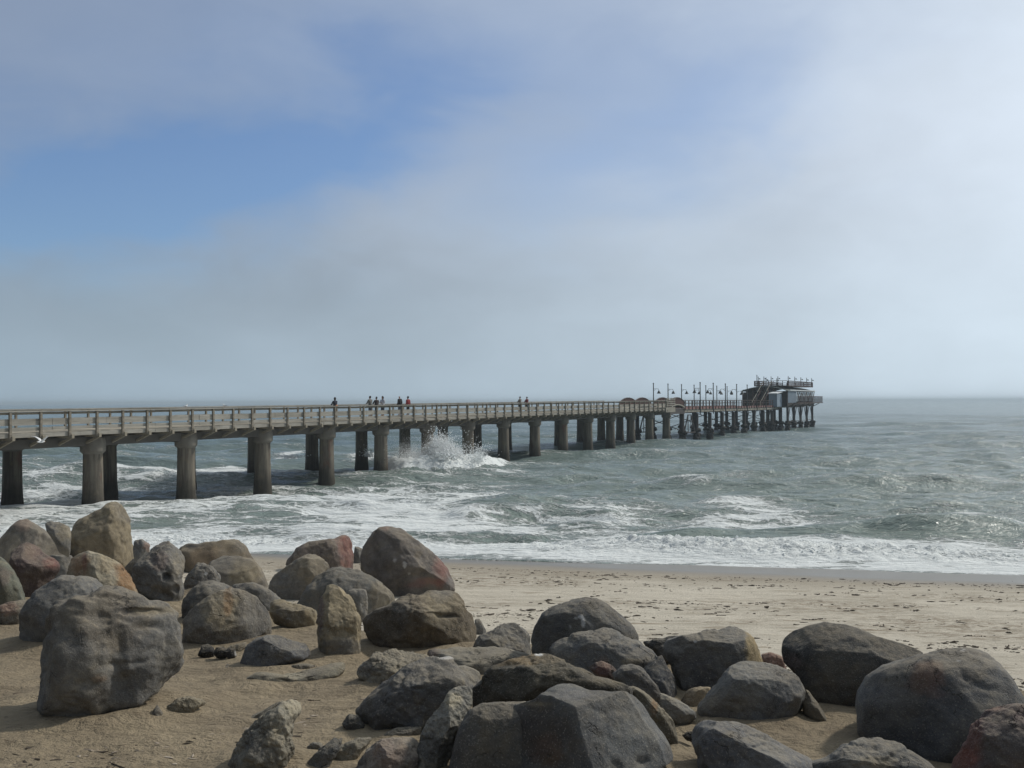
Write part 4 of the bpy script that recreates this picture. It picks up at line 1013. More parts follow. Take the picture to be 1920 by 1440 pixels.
# seaward end of the concrete pier: pale edge block, closer four-board railing
mb = MB(); mb.box(13.45 * BAY, 14.02 * BAY, -1.25, -0.30, 3.80, 4.45)
eb = mb.build('end_block', M_PALEC, pier)
mb = MB(); mb.box(13.56 * BAY, 14.3 * BAY, -0.28, WID + 1.0, 3.95, 4.36); mb.build('end_slab', M_PALEC, pier)
mb = MB()
for z in (4.60, 4.86, 5.12, 5.38):
    mb.box(13.5 * BAY, 14.05 * BAY, -1.2, -1.12, z, z + 0.13)
mb.box(13.5 * BAY, 14.06 * BAY, -1.26, -1.06, 5.60, 5.68)
er = mb.build('end_railing', M_RAIL, pier)
for i in range(4):
    mb = MB(); mb.box(-0.07, 0.07, -0.07, 0.07, 0, 1.15)
    mb.build('end_post', M_POST, er, loc=(13.5 * BAY + i * 0.177 * BAY, -1.04, 4.452))

# ------------------------------------------------------------------ old iron pier
ip = pier_root('iron_pier', 15 * BAY, 0)
tag(ip, 'old iron pier with red boarded railing and crusted piles reaching out to the restaurant', 'pier')
SB = lambda k: (k - 15) * BAY
KE = 24.6
mb = MB(); mb.box(SB(15), SB(27.4), 0.0, WID, 4.36, 4.50); mb.build('deck', M_DECK, ip)
for ty in (-0.12, WID + 0.12):
    mb = MB(); mb.box(SB(15), SB(23.66), ty - 0.115, ty + 0.115, 4.12, 4.56); mb.build('edge_beam', M_PALEC, ip)
    rl = MB()
    yy = ty - 0.20 if ty < 0 else ty + 0.20
    rl.box(SB(15), SB(23.1), yy - 0.06, yy + 0.06, 5.78, 5.86)
    rl = rl.build('railing', M_DKRW, ip)
    mb = MB(); mb.box(SB(15), SB(23.1), yy - 0.03, yy + 0.03, 5.36, 5.43); mb.build('middle_rail', M_DKRW, rl)
    mb = MB(); mb.box(SB(15), SB(23.1), yy - 0.03, yy + 0.03, 4.58, 4.84); mb.build('kick_board', M_PINKB, rl)
    mb = MB(); mb.box(SB(15), SB(23.1), yy - 0.04, yy + 0.04, 4.842, 4.90); mb.build('lower_rail', M_DKRW, rl)
    p0 = None
    for i in range(33):
        k = 15.05 + i * 0.2508
        if p0 is None:
            mb = MB(); mb.box(-0.045, 0.045, -0.05, 0.05, 0, 1.38); p0 = mb.build('railing_post', M_DKRW, rl); o = p0
        else:
            o = p0.copy(); col.objects.link(o); o.parent = rl
        o.location = (SB(min(k, 23.08)), yy - (0.09 if ty < 0 else -0.09), 4.40)
rg = random.Random(9)
pm = []
for v_ in range(4):
    mb = MB(); mb.tube((0, 0, 0.2), (0, 0, 3.95), 0.29, n=12)
    P_ = mb.build('iron_pile', M_DKST, ip, smooth=True)
    # mussel crusted clamp collar and foot
    V, Fc = ico(4)
    q_ = V * np.array([0.52, 0.52, 0.85]) * (1 + 0.30 * fbm(V[:, 0] * 2.4, V[:, 1] * 2.4, V[:, 2] * 2.4, 3, 70 + v_))[:, None]
    q1 = q_ + np.array([0, 0, 0.15])
    q2 = V * np.array([0.50, 0.66, 0.34]) * (1 + 0.35 * fbm(V[:, 0] * 3, V[:, 1] * 3, V[:, 2] * 3, 3, 80 + v_))[:, None] + np.array([0.08, 0, 1.25 + 0.1 * v_])
    q3 = V * np.array([0.72, 0.40, 0.30]) * (1 + 0.3 * fbm(V[:, 0] * 3, V[:, 1] * 3, V[:, 2] * 3, 3, 90 + v_))[:, None] + np.array([0.1, 0, 0.80])
    n_ = len(V)
    mesh_np('mussel_crust', np.vstack([q1, q2, q3]), np.vstack([Fc, Fc + n_, Fc + 2 * n_]), M_MUSS, True, parent=P_)
    pm.append(P_)
first = [True] * 4
for i, k in enumerate(list(range(15, 25))):
    for j, ty in enumerate((0, WID)):
        v_ = (i * 2 + j) % 4
        if first[v_]:
            o = pm[v_]; first[v_] = False
        else:
            o = copy_tree(pm[v_], ip)
        o.location = (SB(k + 0.02), ty, 0)
        o.rotation_euler = (0, 0, rg.uniform(-0.5, 0.5))
# trapezoid bracing frame in the first bay, both sides
for ty in (0, WID):
    mb = MB()
    mb.bar((SB(15.15), ty, 1.25), (SB(15.42), ty, 3.75), 0.14)
    mb.bar((SB(15.88), ty, 1.25), (SB(15.62), ty, 3.75), 0.14)
    mb.bar((SB(15.42), ty, 3.72), (SB(15.62), ty, 3.72), 0.14)
    mb.bar((SB(15.05), ty, 1.2), (SB(15.95), ty, 1.2), 0.12)
    mb.bar((SB(15.42), ty, 1.26), (SB(15.42), ty, 3.6), 0.09)
    mb.bar((SB(15.62), ty, 1.26), (SB(15.62), ty, 3.6), 0.09)
    mb.build('brace_frame', M_DKST, ip)
for k in (15, 17, 19, 21, 23):
    mb = MB()
    mb.bar((SB(k), 0.3, 1.6), (SB(k), WID - 0.3, 3.8), 0.10)
    mb.bar((SB(k) + 0.12, WID - 0.3, 1.6), (SB(k) + 0.12, 0.3, 3.8), 0.10)
    mb.build('cross_brace', M_DKST, ip)
for k in range(15, 25):
    mb = MB(); mb.box(SB(k) - 0.15, SB(k) + 0.15, 0.0, WID, 3.96, 4.355); mb.build('cross_beam', M_DKST, ip)

# ------------------------------------------------------------------ arched footbridges between the piers
def arch_bridge(t0, label):
    r_ = pier_root('arched_footbridge', 14.08 * BAY, t0)
    tag(r_, label, 'footbridge', 'arched red footbridges linking the two piers')
    L = 0.98 * BAY
    def arc(x, a):
        u = x / L * 2 - 1
        return a * (1 - u * u)
    N = 20
    for ty in (0.0, 2.1):
        m = MB(); tr = MB()
        for i in range(N):
            xa, xb = L * i / N, L * (i + 1) / N
            za, zb = arc(xa, 0.66), arc(xb, 0.66)
            ba, bb_ = arc(xa, 0.45), arc(xb, 0.45)
            v = [m.bm.verts.new(c) for c in ((xa, ty - .05, 4.86 + ba), (xb - .012, ty - .05, 4.86 + bb_), (xb - .012, ty - .05, 5.52 + zb), (xa, ty - .05, 5.52 + za),
                                             (xa, ty + .05, 4.86 + ba), (xb - .012, ty + .05, 4.86 + bb_), (xb - .012, ty + .05, 5.52 + zb), (xa, ty + .05, 5.52 + za))]
            for f in ((0, 1, 2, 3), (7, 6, 5, 4), (0, 4, 5, 1), (3, 2, 6, 7), (0, 3, 7, 4), (1, 5, 6, 2)):
                m.bm.faces.new([v[j] for j in f])
            tr.bar((xa, ty, 5.56 + za), (xb, ty, 5.56 + zb), 0.20, 0.07)
        sp_ = m.build('side_panel', M_REDW, r_)
        tr.build('cap_rail', M_DKRW, sp_)
        e = MB()
        for i in range(N):
            xa, xb = L * i / N, L * (i + 1) / N
            e.bar((xa, ty + (-.09 if ty == 0 else .09), 4.78 + arc(xa, 0.45)), (xb, ty + (-.09 if ty == 0 else .09), 4.78 + arc(xb, 0.45)), 0.12, 0.16)
        e.build('arch_rib', M_PALEC, r_)
    d = MB()
    for i in range(N):
        xa, xb = L * i / N, L * (i + 1) / N
        d.bar((xa, 1.05, 4.80 + arc(xa, 0.45)), (xb, 1.05, 4.80 + arc(xb, 0.45)), 1.98, 0.08)
    d.build('deck', M_DECK, r_)
    b_ = MB(); b_.box(0.1, L + 0.2, 0.0, 2.1, 3.95, 4.70); b_.build('base_beam', M_DKST, r_)
    return r_


arch_bridge(-0.25, 'arched red sided footbridge on the near side, beside the end of the concrete pier')
arch_bridge(WID - 1.9, 'arched red sided footbridge on the far side, seen above the concrete pier railing')

# ------------------------------------------------------------------ lamps along the iron pier
def make_lamp(h, side):
    r_ = empty('street_lamp')
    m = MB(); m.tube((0, 0, 0), (0, 0, h), 0.085, 0.07, 10); m.lathe([(0.11, h), (0.11, h + 0.08), (0.03, h + 0.16)], n=10)
    m.build('pole', M_LAMP, r_, smooth=True)
    m = MB(); y = side
    m.bar((0, 0.07 * y, h - 0.75), (0, 0.72 * y, h - 0.75), 0.05)
    m.bar((0, 0.72 * y, h - 0.72), (0, 0.84 * y, h - 0.95), 0.05)
    m.bar((0, 0.08 * y, h - 1.05), (0, 0.36 * y, h - 0.77), 0.035)
    m.build('arm', M_LAMP, r_)
    m = MB(); m.lathe([(0.05, h - 0.98), (0.09, h - 1.06), (0.14, h - 1.12), (0.28, h - 1.42), (0.30, h - 1.47), (0.27, h - 1.47), (0.10, h - 1.2)], cy=0.86 * y, n=16)
    m.build('lamp_shade', M_LAMP, r_, smooth=True)
    return r_


far_words = ['first', 'second', 'third', 'fourth', 'fifth', 'sixth', 'seventh', 'eighth']
lampB = make_lamp(3.85, -1)
for i, k in enumerate(range(16, 24)):
    o = lampB if i == 0 else copy_tree(lampB)
    o.location = pw(k * BAY, WID - 0.15, 4.474); o.rotation_euler = (0, 0, PROT)
    ex = ' rising behind the arched footbridges' if i < 2 else (' nearest the restaurant' if i == 7 else ' above the iron pier')
    tag(o, 'far side curved arm lamp,%s from the left,%s' % (' ' + far_words[i], ex), 'street lamp', 'curved arm lamps along the iron pier')
lampF = make_lamp(3.85, 1)
m = MB(); m.tube((0, 0, 0), (0, 0, -0.7), 0.085, n=10); m.build('pole_foot', M_LAMP, lampF, smooth=True)
for i, k in enumerate(range(16, 21)):
    o = lampF if i == 0 else copy_tree(lampF)
    o.location = pw(k * BAY, -0.62, 4.5); o.rotation_euler = (0, 0, PROT)
    tag(o, 'near side tall lamp fixed outside the railing,%s from the left' % (' ' + far_words[i]), 'street lamp', 'curved arm lamps along the iron pier')
# ------------------------------------------------------------------ restaurant at the pier head
M_GREY = simple_mat('grey_roof_metal', (0.20, 0.23, 0.215), (0.15, 0.17, 0.16), 1.2, 0.6, 0.01)
M_BLUE = simple_mat('pale_blue_sheeting', (0.25, 0.31, 0.37), (0.21, 0.26, 0.31), 1.0, 0.6, 0.0)
M_WHITE = simple_mat('white_fascia_paint', (0.70, 0.72, 0.72), (0.58, 0.60, 0.60), 1.0, 0.6, 0.0)
M_DKWD = wood_mat('dark_cladding', (0.055, 0.048, 0.045), (0.04, 0.036, 0.034), (0.025, 0.024, 0.024))
M_GLASS, G_, b_ = principled('window_glass', 0.08, 0.6)
b_.inputs['Base Color'].default_value = (0.42, 0.50, 0.54, 1)
KA = 23.7
rs = pier_root('restaurant', KA * BAY, 0)
tag(rs, 'timber restaurant with arched roof, glazed side and roof terrace at the pier head', 'restaurant')
q = lambda k: (k - KA) * BAY
LEN = q(27.4)
TF, TB = -2.0, WID
mb = MB(); mb.box(-0.4, LEN, TF, -0.01, 4.62, 5.33); mb.box(0.3, LEN, 0.0, TB, 4.52, 5.33)
pf = mb.build('platform', M_DKWD, rs)
for i in range(6):
    x = 0.4 + i * (LEN - 0.8) / 5
    m = MB(); m.bar((x, TF + 0.05, 4.55), (x, TF - 1.2, 5.2), 0.14); m.build('bracket', M_DKST, pf)
# curved roof shell over the seaward half and the open shore end
def roof_z(t):
    u = (t - (TF + TB) / 2) / ((TB - TF) / 2)
    return 7.72 + 0.80 * (1 - u * u)
m = MB(); N = 18
for i in range(N):
    ta, tb = TF - 0.15 + (TB - TF + 0.3) * i / N, TF - 0.15 + (TB - TF + 0.3) * (i + 1) / N
    m.bar((LEN / 2 - 0.2, 0, 0), (LEN / 2 - 0.2, 0.001, 0), 0.001) if False else None
    v = [m.bm.verts.new(c) for c in ((-0.5, ta, roof_z(ta) - .12), (-0.5, tb, roof_z(tb) - .12), (-0.5, tb, roof_z(tb)), (-0.5, ta, roof_z(ta)),
                                     (LEN + .2, ta, roof_z(ta) - .12), (LEN + .2, tb, roof_z(tb) - .12), (LEN + .2, tb, roof_z(tb)), (LEN + .2, ta, roof_z(ta)))]
    for f in ((0, 1, 2, 3), (7, 6, 5, 4), (0, 4, 5, 1), (3, 2, 6, 7)):
        m.bm.faces.new([v[j] for j in f])
rf = m.build('roof', M_GREY, rs)
m = MB(); m.box(0.9, LEN + 0.22, TF - 0.30, TF - 0.16, 7.66, 7.86); m.build('fascia', M_WHITE, rf)
# recessed dark walls
m = MB(); m.box(2.2, LEN - 0.1, TF + 0.5, TB - 0.1, 5.332, 7.60); m.build('wall', M_DKWD, rs)
m = MB(); m.box(0.0, 0.12, TF + 0.1, TB - 0.1, 4.55, 5.6); m.box(0.0, 0.12, 4.6, TB - 0.1, 5.6, 7.4); m.box(0.0, 0.12, TF + 0.1, 0.3, 5.6, 7.55)
m.build('end_wall', M_DKWD, rs)
for t in (TF + 0.06, 0.6, 2.6, 4.6, TB - 0.1):
    m = MB(); m.box(-0.32, -0.18, t - 0.07, t + 0.07, 4.55, roof_z(t) - 0.12); m.build('veranda_post', M_DKRW, rs)
m = MB(); m.box(-0.17, -0.10, 0.4, 3.0, 7.38, 7.66); m.build('sign_board', M_GREY, rs)
# corner box of pale sheeting with ribs
m = MB(); m.box(0.14, q(24.8), TF - 0.02, TF + 0.45, 5.335, 7.50)
cb_ = m.build('corner_cladding', M_BLUE, rs)
m = MB()
for i in range(14):
    x = 0.3 + i * (q(24.8) - 0.4) / 14
    m.box(x, x + 0.07, TF - 0.045, TF - 0.021, 5.36, 7.46)
m.build('rib', M_BLUE, cb_)
m = MB(); m.box(0.1, q(24.8) + 0.05, TF - 0.08, TF + 0.4, 7.505, 7.69); m.build('white_trim', M_WHITE, cb_)
# glazed side
m = MB(); m.box(q(24.85), LEN - 0.15, TF + 0.12, TF + 0.16, 5.6, 7.58); gz = m.build('window', M_GLASS, rs)
m = MB()
for i in range(13):
    x = q(24.85) + i * (LEN - 0.15 - q(24.85)) / 12
    m.box(x - 0.03, x + 0.03, TF + 0.08, TF + 0.119, 5.6, 7.58)
m.build('mullion', M_WHITE, gz)
m = MB()
n_ = 4
for i in range(n_):
    xa = q(24.9) + i * (LEN - q(24.9)) / n_; xb = xa + (LEN - q(24.9)) / n_
    xm = (xa + xb) / 2
    m.bar((xa, TF - 0.12, 7.45), (xm, TF - 0.12, 5.7), 0.11)
    m.bar((xm, TF - 0.12, 5.7), (xb, TF - 0.12, 7.45), 0.11)
m.build('diagonal_brace', M_DKRW, rs)
m = MB(); m.box(LEN - 0.1, LEN, TF + 0.1, TB - 0.1, 5.335, 7.60); m.build('sea_wall', M_BLUE, rs)
# pent-roofed shed on the boardwalk
m = MB(); m.box(q(23.02), q(23.62), -1.0, 0.55, 4.60, 7.05); sh_ = m.build('side_shed', M_BLUE, rs)
m = MB(); m.bar((q(22.95), -0.25, 7.08), (q(23.66), -0.25, 7.42), 1.75, 0.14); m.build('shed_roof', M_WHITE, sh_)
# balcony
m = MB(); m.box(q(24.2), q(28.0), TF - 1.15, TF - 0.31, 5.20, 5.34); m.box(LEN + 0.05, q(28.0), TF - 0.31, TB - 3, 5.18, 5.34)
bal = m.build('balcony', M_DKRW, rs)
m = MB()
x = q(24.25)
while x < q(27.95):
    m.box(x, x + 0.045, TF - 1.13, TF - 1.08, 5.345, 6.55); x += 0.42
t = TF - 1.1
while t < TB - 3.1:
    m.box(q(27.95), q(27.95) + 0.045, t, t + 0.045, 5.345, 6.55); t += 0.42
m.box(q(24.2), q(28.0), TF - 1.15, TF - 1.06, 6.56, 6.64)
m.box(q(27.93), q(28.02), TF - 1.05, TB - 3, 6.56, 6.64)
m.build('balcony_railing', M_REDW, bal)
# roof terrace with railing
T0_, T1_ = -1.85, 4.7
m = MB(); m.box(0.9, LEN, T0_, T1_, 8.54, 8.66); ter = m.build('terrace_floor', M_DKRW, rs)
m = MB()
def rail_line(m, a, b_, z0, zs, post, ps=0.09):
    a, b_ = Vector(a), Vector(b_)
    L_ = (b_ - a).length
    for z in zs:
        m.bar((a.x, a.y, z0 + z), (b_.x, b_.y, z0 + z), 0.07, 0.10)
    n = max(1, int(L_ / post))
    for i in range(n + 1):
        p = a.lerp(b_, i / n)
        m.box(p.x - ps / 2, p.x + ps / 2, p.y - ps / 2, p.y + ps / 2, z0, z0 + zs[-1] - 0.051)
for a, b_ in (((0.95, T0_ + .05, 0), (LEN - .05, T0_ + .05, 0)), ((0.95, T1_ - .05, 0), (LEN - .05, T1_ - .05, 0)), ((0.95, T0_ + .16, 0), (0.95, T1_ - .16, 0)), ((LEN - .05, T0_ + .16, 0), (LEN - .05, T1_ - .16, 0))):
    rail_line(m, a, b_, 8.662, (0.12, 0.48, 0.90), 0.85)
m.build('terrace_railing', M_REDW, ter)
# stairs from the boardwalk to the terrace
m = MB()
for t in (1.35, 2.95):
    m.bar((q(22.55), t, 4.50), (q(23.9), t, 8.62), 0.09, 0.34)
m_ = m.build('stair_stringer', M_REDW, rs)
m = MB()
for i in range(17):
    f = (i + 0.5) / 17
    xx = q(22.55) + f * (q(23.9) - q(22.55)); zz = 4.5 + f * 4.1
    m.box(xx - 0.14, xx + 0.14, 1.40, 2.90, zz, zz + 0.04)
m.build('stair_tread', M_REDW, m_)
m = MB()
for t in (1.35, 2.95):
    m.bar((q(22.55), t, 5.45), (q(23.9), t, 9.52), 0.07, 0.09)
    for f in (0, .33, .66, 1):
        xx = q(22.55) + f * (q(23.9) - q(22.55)); zz = 4.5 + f * 4.1
        m.box(xx - .035, xx + .035, t - .035, t + .035, zz, zz + .95)
m.build('handrail', M_RAIL, m_)
# crusted piles under the head
src = pm[0]
dup_first = True
for k in (23.85, 24.7, 25.6, 26.5, 27.35):
    for t in (-1.7, 2.2, 6.2):
        p_ = MB(); p_.tube((0, 0, 0.2), (0, 0, 4.60), 0.24, n=10)
        if dup_first:
            P_ = p_.build('iron_pile', M_DKST, rs, smooth=True)
            me_ = [c for c in src.children if c.name.startswith('mussel')][0]
            c_ = me_.copy(); col.objects.link(c_); c_.parent = P_
            base_ = P_; dup_first = False; o = P_
        else:
            p_.bm.free(); o = copy_tree(base_, rs)
        o.location = (q(k), t, 0); o.rotation_euler = (0, 0, rg.uniform(-1, 1))
m = MB()
for t in (-1.7, 6.2):
    for k in (23.85, 24.7, 25.6, 26.5):
        a_, b2 = q(k), q(k + 0.87)
        m.bar((a_ + .1, t, 1.7), (a_ + (b2 - a_) * .40, t, 4.6), 0.12); m.bar((b2 - .1, t, 1.7), (a_ + (b2 - a_) * .60, t, 4.6), 0.12)
    m.bar((q(23.85), t, 1.75), (q(27.35), t, 1.75), 0.10)
m.build('pile_brace', M_DKST, rs)

# posts carrying small lights
def make_mast(h, light=True):
    r_ = empty('lamp_post')
    m = MB(); m.tube((0, 0, 0), (0, 0, h), 0.075, 0.06, 8); m.build('pole', M_LAMP, r_, smooth=True)
    if light:
        m = MB(); m.bar((0, -0.06, h - 0.35), (0, -0.26, h - 0.35), 0.06); m.lathe([(0.04, h - 0.32), (0.16, h - 0.52), (0.15, h - 0.56), (0.05, h - 0.54)], cy=-0.3, n=10)
        m.build('lamp_shade', M_LAMP, r_, smooth=True)
    return r_
MG = 'slim posts with small lights round the roof terrace'
lm = make_mast(1.80)
spots = [(23.98, 4.1, 'at the left corner of the roof terrace, above the stairs'), (23.98, 3.0, 'second from the left on the terrace edge facing shore'),
         (23.98, 1.6, 'third from the left on the terrace edge facing shore'), (23.98, 0.3, 'fourth from the left on the terrace edge facing shore'),
         (23.98, -1.68, 'at the front corner where the two terrace edges meet'),
         (24.85, -1.68, 'first after the front corner on the glazed side'), (25.7, -1.68, 'second after the front corner on the glazed side'),
         (26.55, -1.68, 'third after the front corner on the glazed side'), (27.32, -1.68, 'at the far right end of the roof terrace'),
         (26.5, 4.4, 'on the far edge of the terrace, seen lower between two others')]
for i, (k, t, d) in enumerate(spots):
    o = lm if i == 0 else copy_tree(lm)
    o.location = pw(k * BAY, t, 8.664); o.rotation_euler = (0, 0, PROT)
    tag(o, 'slim light post ' + d, 'light post', MG)
tall = make_mast(6.3, False)
tall.location = pw(21 * BAY, -0.62, 3.85); tall.rotation_euler = (0, 0, PROT)
m = MB(); m.lathe([(0.09, 6.3), (0.09, 6.36), (0.02, 6.45)], n=8); m.build('finial', M_LAMP, tall)
tag(tall, 'tall bare post without a lamp at the left corner of the restaurant roof', 'light post', MG)
t2 = make_mast(6.1)
t2.location = pw(22 * BAY, -0.62, 3.85); t2.rotation_euler = (0, 0, PROT)
tag(t2, 'tall post with a small light rising from the boardwalk in front of the stairs', 'light post', MG)

# ------------------------------------------------------------------ people leaning at the far railing
def skin_mesh(name, chains, mat, parent, sub=2):
    """chains: list of (points, radii); first point of later chains may reuse a coordinate of an earlier one"""
    verts, rad, edges, key = [], [], [], {}
    for pts, rr in chains:
        prev = None
        for p, r in zip(pts, rr):
            kk = tuple(round(c, 4) for c in p)
            if kk not in key:
                key[kk] = len(verts); verts.append(p); rad.append(r)
            i = key[kk]
            if prev is not None: edges.append((prev, i))
            prev = i
    me = bpy.data.meshes.new(name)
    me.from_pydata([Vector(v) for v in verts], edges, [])
    o = bpy.data.objects.new(name, me)
    col.objects.link(o)
    if parent: o.parent = parent
    md = o.modifiers.new('skin', 'SKIN')
    if not me.skin_vertices:
        me.attributes.new('skin_vertices', 'FLOAT', 'POINT') if False else None
    bm = bmesh.new(); bm.from_mesh(me)
    lay = bm.verts.layers.skin.verify()
    for i, v in enumerate(bm.verts):
        r = rad[i]
        v[lay].radius = r if isinstance(r, tuple) else (r, r)
        v[lay].use_root = (i == 0)
    bm.to_mesh(me); bm.free()
    md.use_smooth_shade = True
    sb = o.modifiers.new('sub', 'SUBSURF'); sb.levels = sub; sb.render_levels = sub
    me.materials.append(mat)
    return o


def cloth(name, c): return simple_mat(name, c, tuple(v * 0.75 for v in c), 8.0, 0.85, 0.004)


M_SKIN = simple_mat('skin', (0.36, 0.20, 0.14), (0.33, 0.18, 0.12), 6.0, 0.55, 0.0)
M_SKIND = simple_mat('tanned_skin', (0.20, 0.11, 0.075), (0.18, 0.10, 0.07), 6.0, 0.55, 0.0)
M_HAIR = simple_mat('dark_hair', (0.020, 0.016, 0.013), (0.03, 0.022, 0.018), 20.0, 0.6, 0.004)


BR = 1.18


def person(px, py_top, t, label, shirt, trousers, hair=True, longhair=False, face=math.pi / 2, arms='rail', broad=1.0, skin=None, hat=None, bag=False):
    """face: heading of the body in the pier's frame (pi/2 looks out over the far railing)"""
    skin = skin or M_SKIN
    broad *= BR
    lo, hi = -2.0, 30.0
    for _ in range(50):
        k = (lo + hi) / 2
        p = pw(k * BAY, t)
        if 960 + p.x / p.y * F < px: lo = k
        else: hi = k
    p = pw(k * BAY, t, DECK + 0.012 + RISE * k * BAY)
    top = at(px, py_top, p.y).z
    H = min(1.92, max(1.6, top - p.z))
    r_ = empty('person', p, PROT + face - math.pi / 2)
    s = H / 1.75
    def P(x, y, z): return (x * s, y * s, z * s)
    hipw, shw = 0.095, 0.175 * broad
    if arms == 'rail':
        el_l, ha_l = (-0.27 * broad, 0.10, 1.13), (-0.14, 0.32, 1.12); el_r, ha_r = (0.27 * broad, 0.10, 1.13), (0.14, 0.32, 1.12)
    elif arms == 'down':
        el_l, ha_l = (-0.25 * broad, -0.02, 1.12), (-0.24 * broad, 0.10, 0.88); el_r, ha_r = (0.25 * broad, -0.02, 1.12), (0.24 * broad, 0.08, 0.88)
    else:
        el_l, ha_l = (-0.24, 0.02, 1.14), (-0.12, 0.26, 1.16); el_r, ha_r = (0.25, 0.04, 1.14), (0.10, 0.26, 1.22)
    torso = ([P(0, 0, 0.93), P(0, 0, 1.08), P(0, 0.01, 1.24), P(0, 0.0, 1.40), P(0, 0.01, 1.47), P(0, 0.025, 1.55)], [0.11 * s, 0.10 * s, 0.105 * s, 0.085 * s, 0.05 * s, 0.052 * s])
    head = ([P(0, 0.025, 1.55), P(0, 0.035, 1.62), P(0, 0.03, 1.68)], [0.055 * s, (0.078 * s, 0.092 * s), (0.07 * s, 0.085 * s)])
    nose = ([P(0, 0.035, 1.62), P(0, 0.125, 1.605)], [0.078 * s, 0.016 * s])
    L = [torso, head, nose]
    for sx, e_, h_ in ((-1, el_l, ha_l), (1, el_r, ha_r)):
        sho = P(sx * shw, 0, 1.40); hand = Vector(h_); elb = Vector(e_)
        dirh = (hand - elb).normalized()
        tip = hand + dirh * 0.09
        L.append(([P(0, 0.0, 1.40), sho, P(*e_), P(*h_), P(*tip)], [0.085 * s, 0.05 * s, 0.042 * s, 0.028 * s, 0.022 * s]))
        hip = P(sx * hipw, 0, 0.90)
        L.append(([P(0, 0, 0.93), hip, P(sx * 0.105, 0.015, 0.50), P(sx * 0.11, -0.01, 0.09), P(sx * 0.12, 0.13, 0.035)], [0.12 * s, 0.088 * s, 0.058 * s, 0.040 * s, 0.034 * s]))
    skin_mesh('body', L, skin, r_)
    g = 0.022 * s
    L2 = [([P(0, 0, 0.90), P(0, 0, 1.08), P(0, 0.01, 1.24), P(0, 0.0, 1.40), P(0, 0.01, 1.455)], [0.135 * s * broad, 0.13 * s * broad, (0.165 * s * broad, 0.13 * s), (0.15 * s * broad, 0.11 * s), 0.07 * s])]
    for sx, e_, h_ in ((-1, el_l, ha_l), (1, el_r, ha_r)):
        e2 = Vector(e_); h2 = Vector(h_); w2 = e2.lerp(h2, 0.85)
        L2.append(([P(0, 0.0, 1.40), P(sx * shw, 0, 1.40), P(*e2), P(*w2)], [0.12 * s, 0.078 * s, 0.062 * s, 0.045 * s]))
    skin_mesh('shirt', L2, shirt, r_)
    L3 = []
    for sx in (-1, 1):
        L3.append(([P(0, 0, 0.94), P(sx * hipw, 0, 0.88), P(sx * 0.105, 0.015, 0.50), P(sx * 0.11, -0.005, 0.11)], [0.13 * s, 0.105 * s, 0.078 * s, 0.062 * s]))
    skin_mesh('trousers', L3, trousers, r_)
    if hair:
        V, Fc = ico(3)
        hv = V * np.array([0.090, 0.105, 0.105]) * s
        hv = hv * (1 + 0.06 * fbm(V[:, 0] * 4, V[:, 1] * 4, V[:, 2] * 4, 2, 5))[:, None]
        front = (V[:, 1] > 0.35) & (V[:, 2] < 0.35)
        hv[front, 1] *= 0.35
        if longhair: hv[:, 2] = np.where(V[:, 2] < 0, hv[:, 2] * 2.3, hv[:, 2]); hv[:, 0] *= 1.15
        hv += np.array([0, 0.008, 1.665]) * s
        mesh_np('hair', hv, Fc, hat or M_HAIR, True, parent=r_)
    if bag:
        V, Fc = ico(3)
        bv = V * np.array([0.14, 0.08, 0.09]) * s + np.array([0, -0.17, 1.02]) * s
        mesh_np('waist_bag', bv, Fc, cloth('orange_cloth', (0.50, 0.20, 0.08)), True, parent=r_)
    tag(r_, label, 'person')
    return r_


NAVY = cloth('navy_cloth', (0.022, 0.026, 0.042)); BLK = cloth('black_cloth', (0.018, 0.018, 0.022)); GRYC = cloth('grey_cloth', (0.16, 0.16, 0.15))
BRN = cloth('brown_cloth', (0.045, 0.036, 0.036)); WHT = cloth('white_cloth', (0.62, 0.64, 0.70)); REDC = cloth('red_cloth', (0.26, 0.035, 0.04)); MAR = cloth('maroon_cloth', (0.14, 0.025, 0.03))
OLV = cloth('olive_cloth', (0.15, 0.135, 0.115)); JEAN = cloth('denim', (0.05, 0.065, 0.10))
TF_ = WID - 0.1
person(628, 745, TF_, 'person in a dark hooded top with long black hair and an orange waist bag, alone', NAVY, BLK, longhair=True, bag=True, broad=1.05, skin=M_SKIND)
person(694, 742.5, TF_, 'person in a grey jacket, left of a group of three on the pier', GRYC, JEAN)
person(706, 744, TF_, 'broad person in a dark brown jacket, middle of a group of three', BRN, BLK, broad=1.25)
person(717.5, 743, TF_ - 0.1, 'person in a white top with long black hair, arms folded, right of a trio', WHT, JEAN, longhair=True, face=math.pi * 0.95, arms='fold')
person(749.5, 741.5, TF_, 'bald person in a black shirt beside one in red on the pier', BLK, JEAN, hair=False, arms='down')
person(765, 743, TF_, 'person in a bright red shirt on the pier', REDC, BLK, arms='down', skin=M_SKIND)
person(975, 743.5, TF_, 'person in a brownish grey coat, left of a pair farther along the pier', OLV, BLK, broad=1.05)
person(988, 744, TF_, 'broad person in a dark red coat, right of a pair farther along the pier', MAR, BLK, broad=1.25)

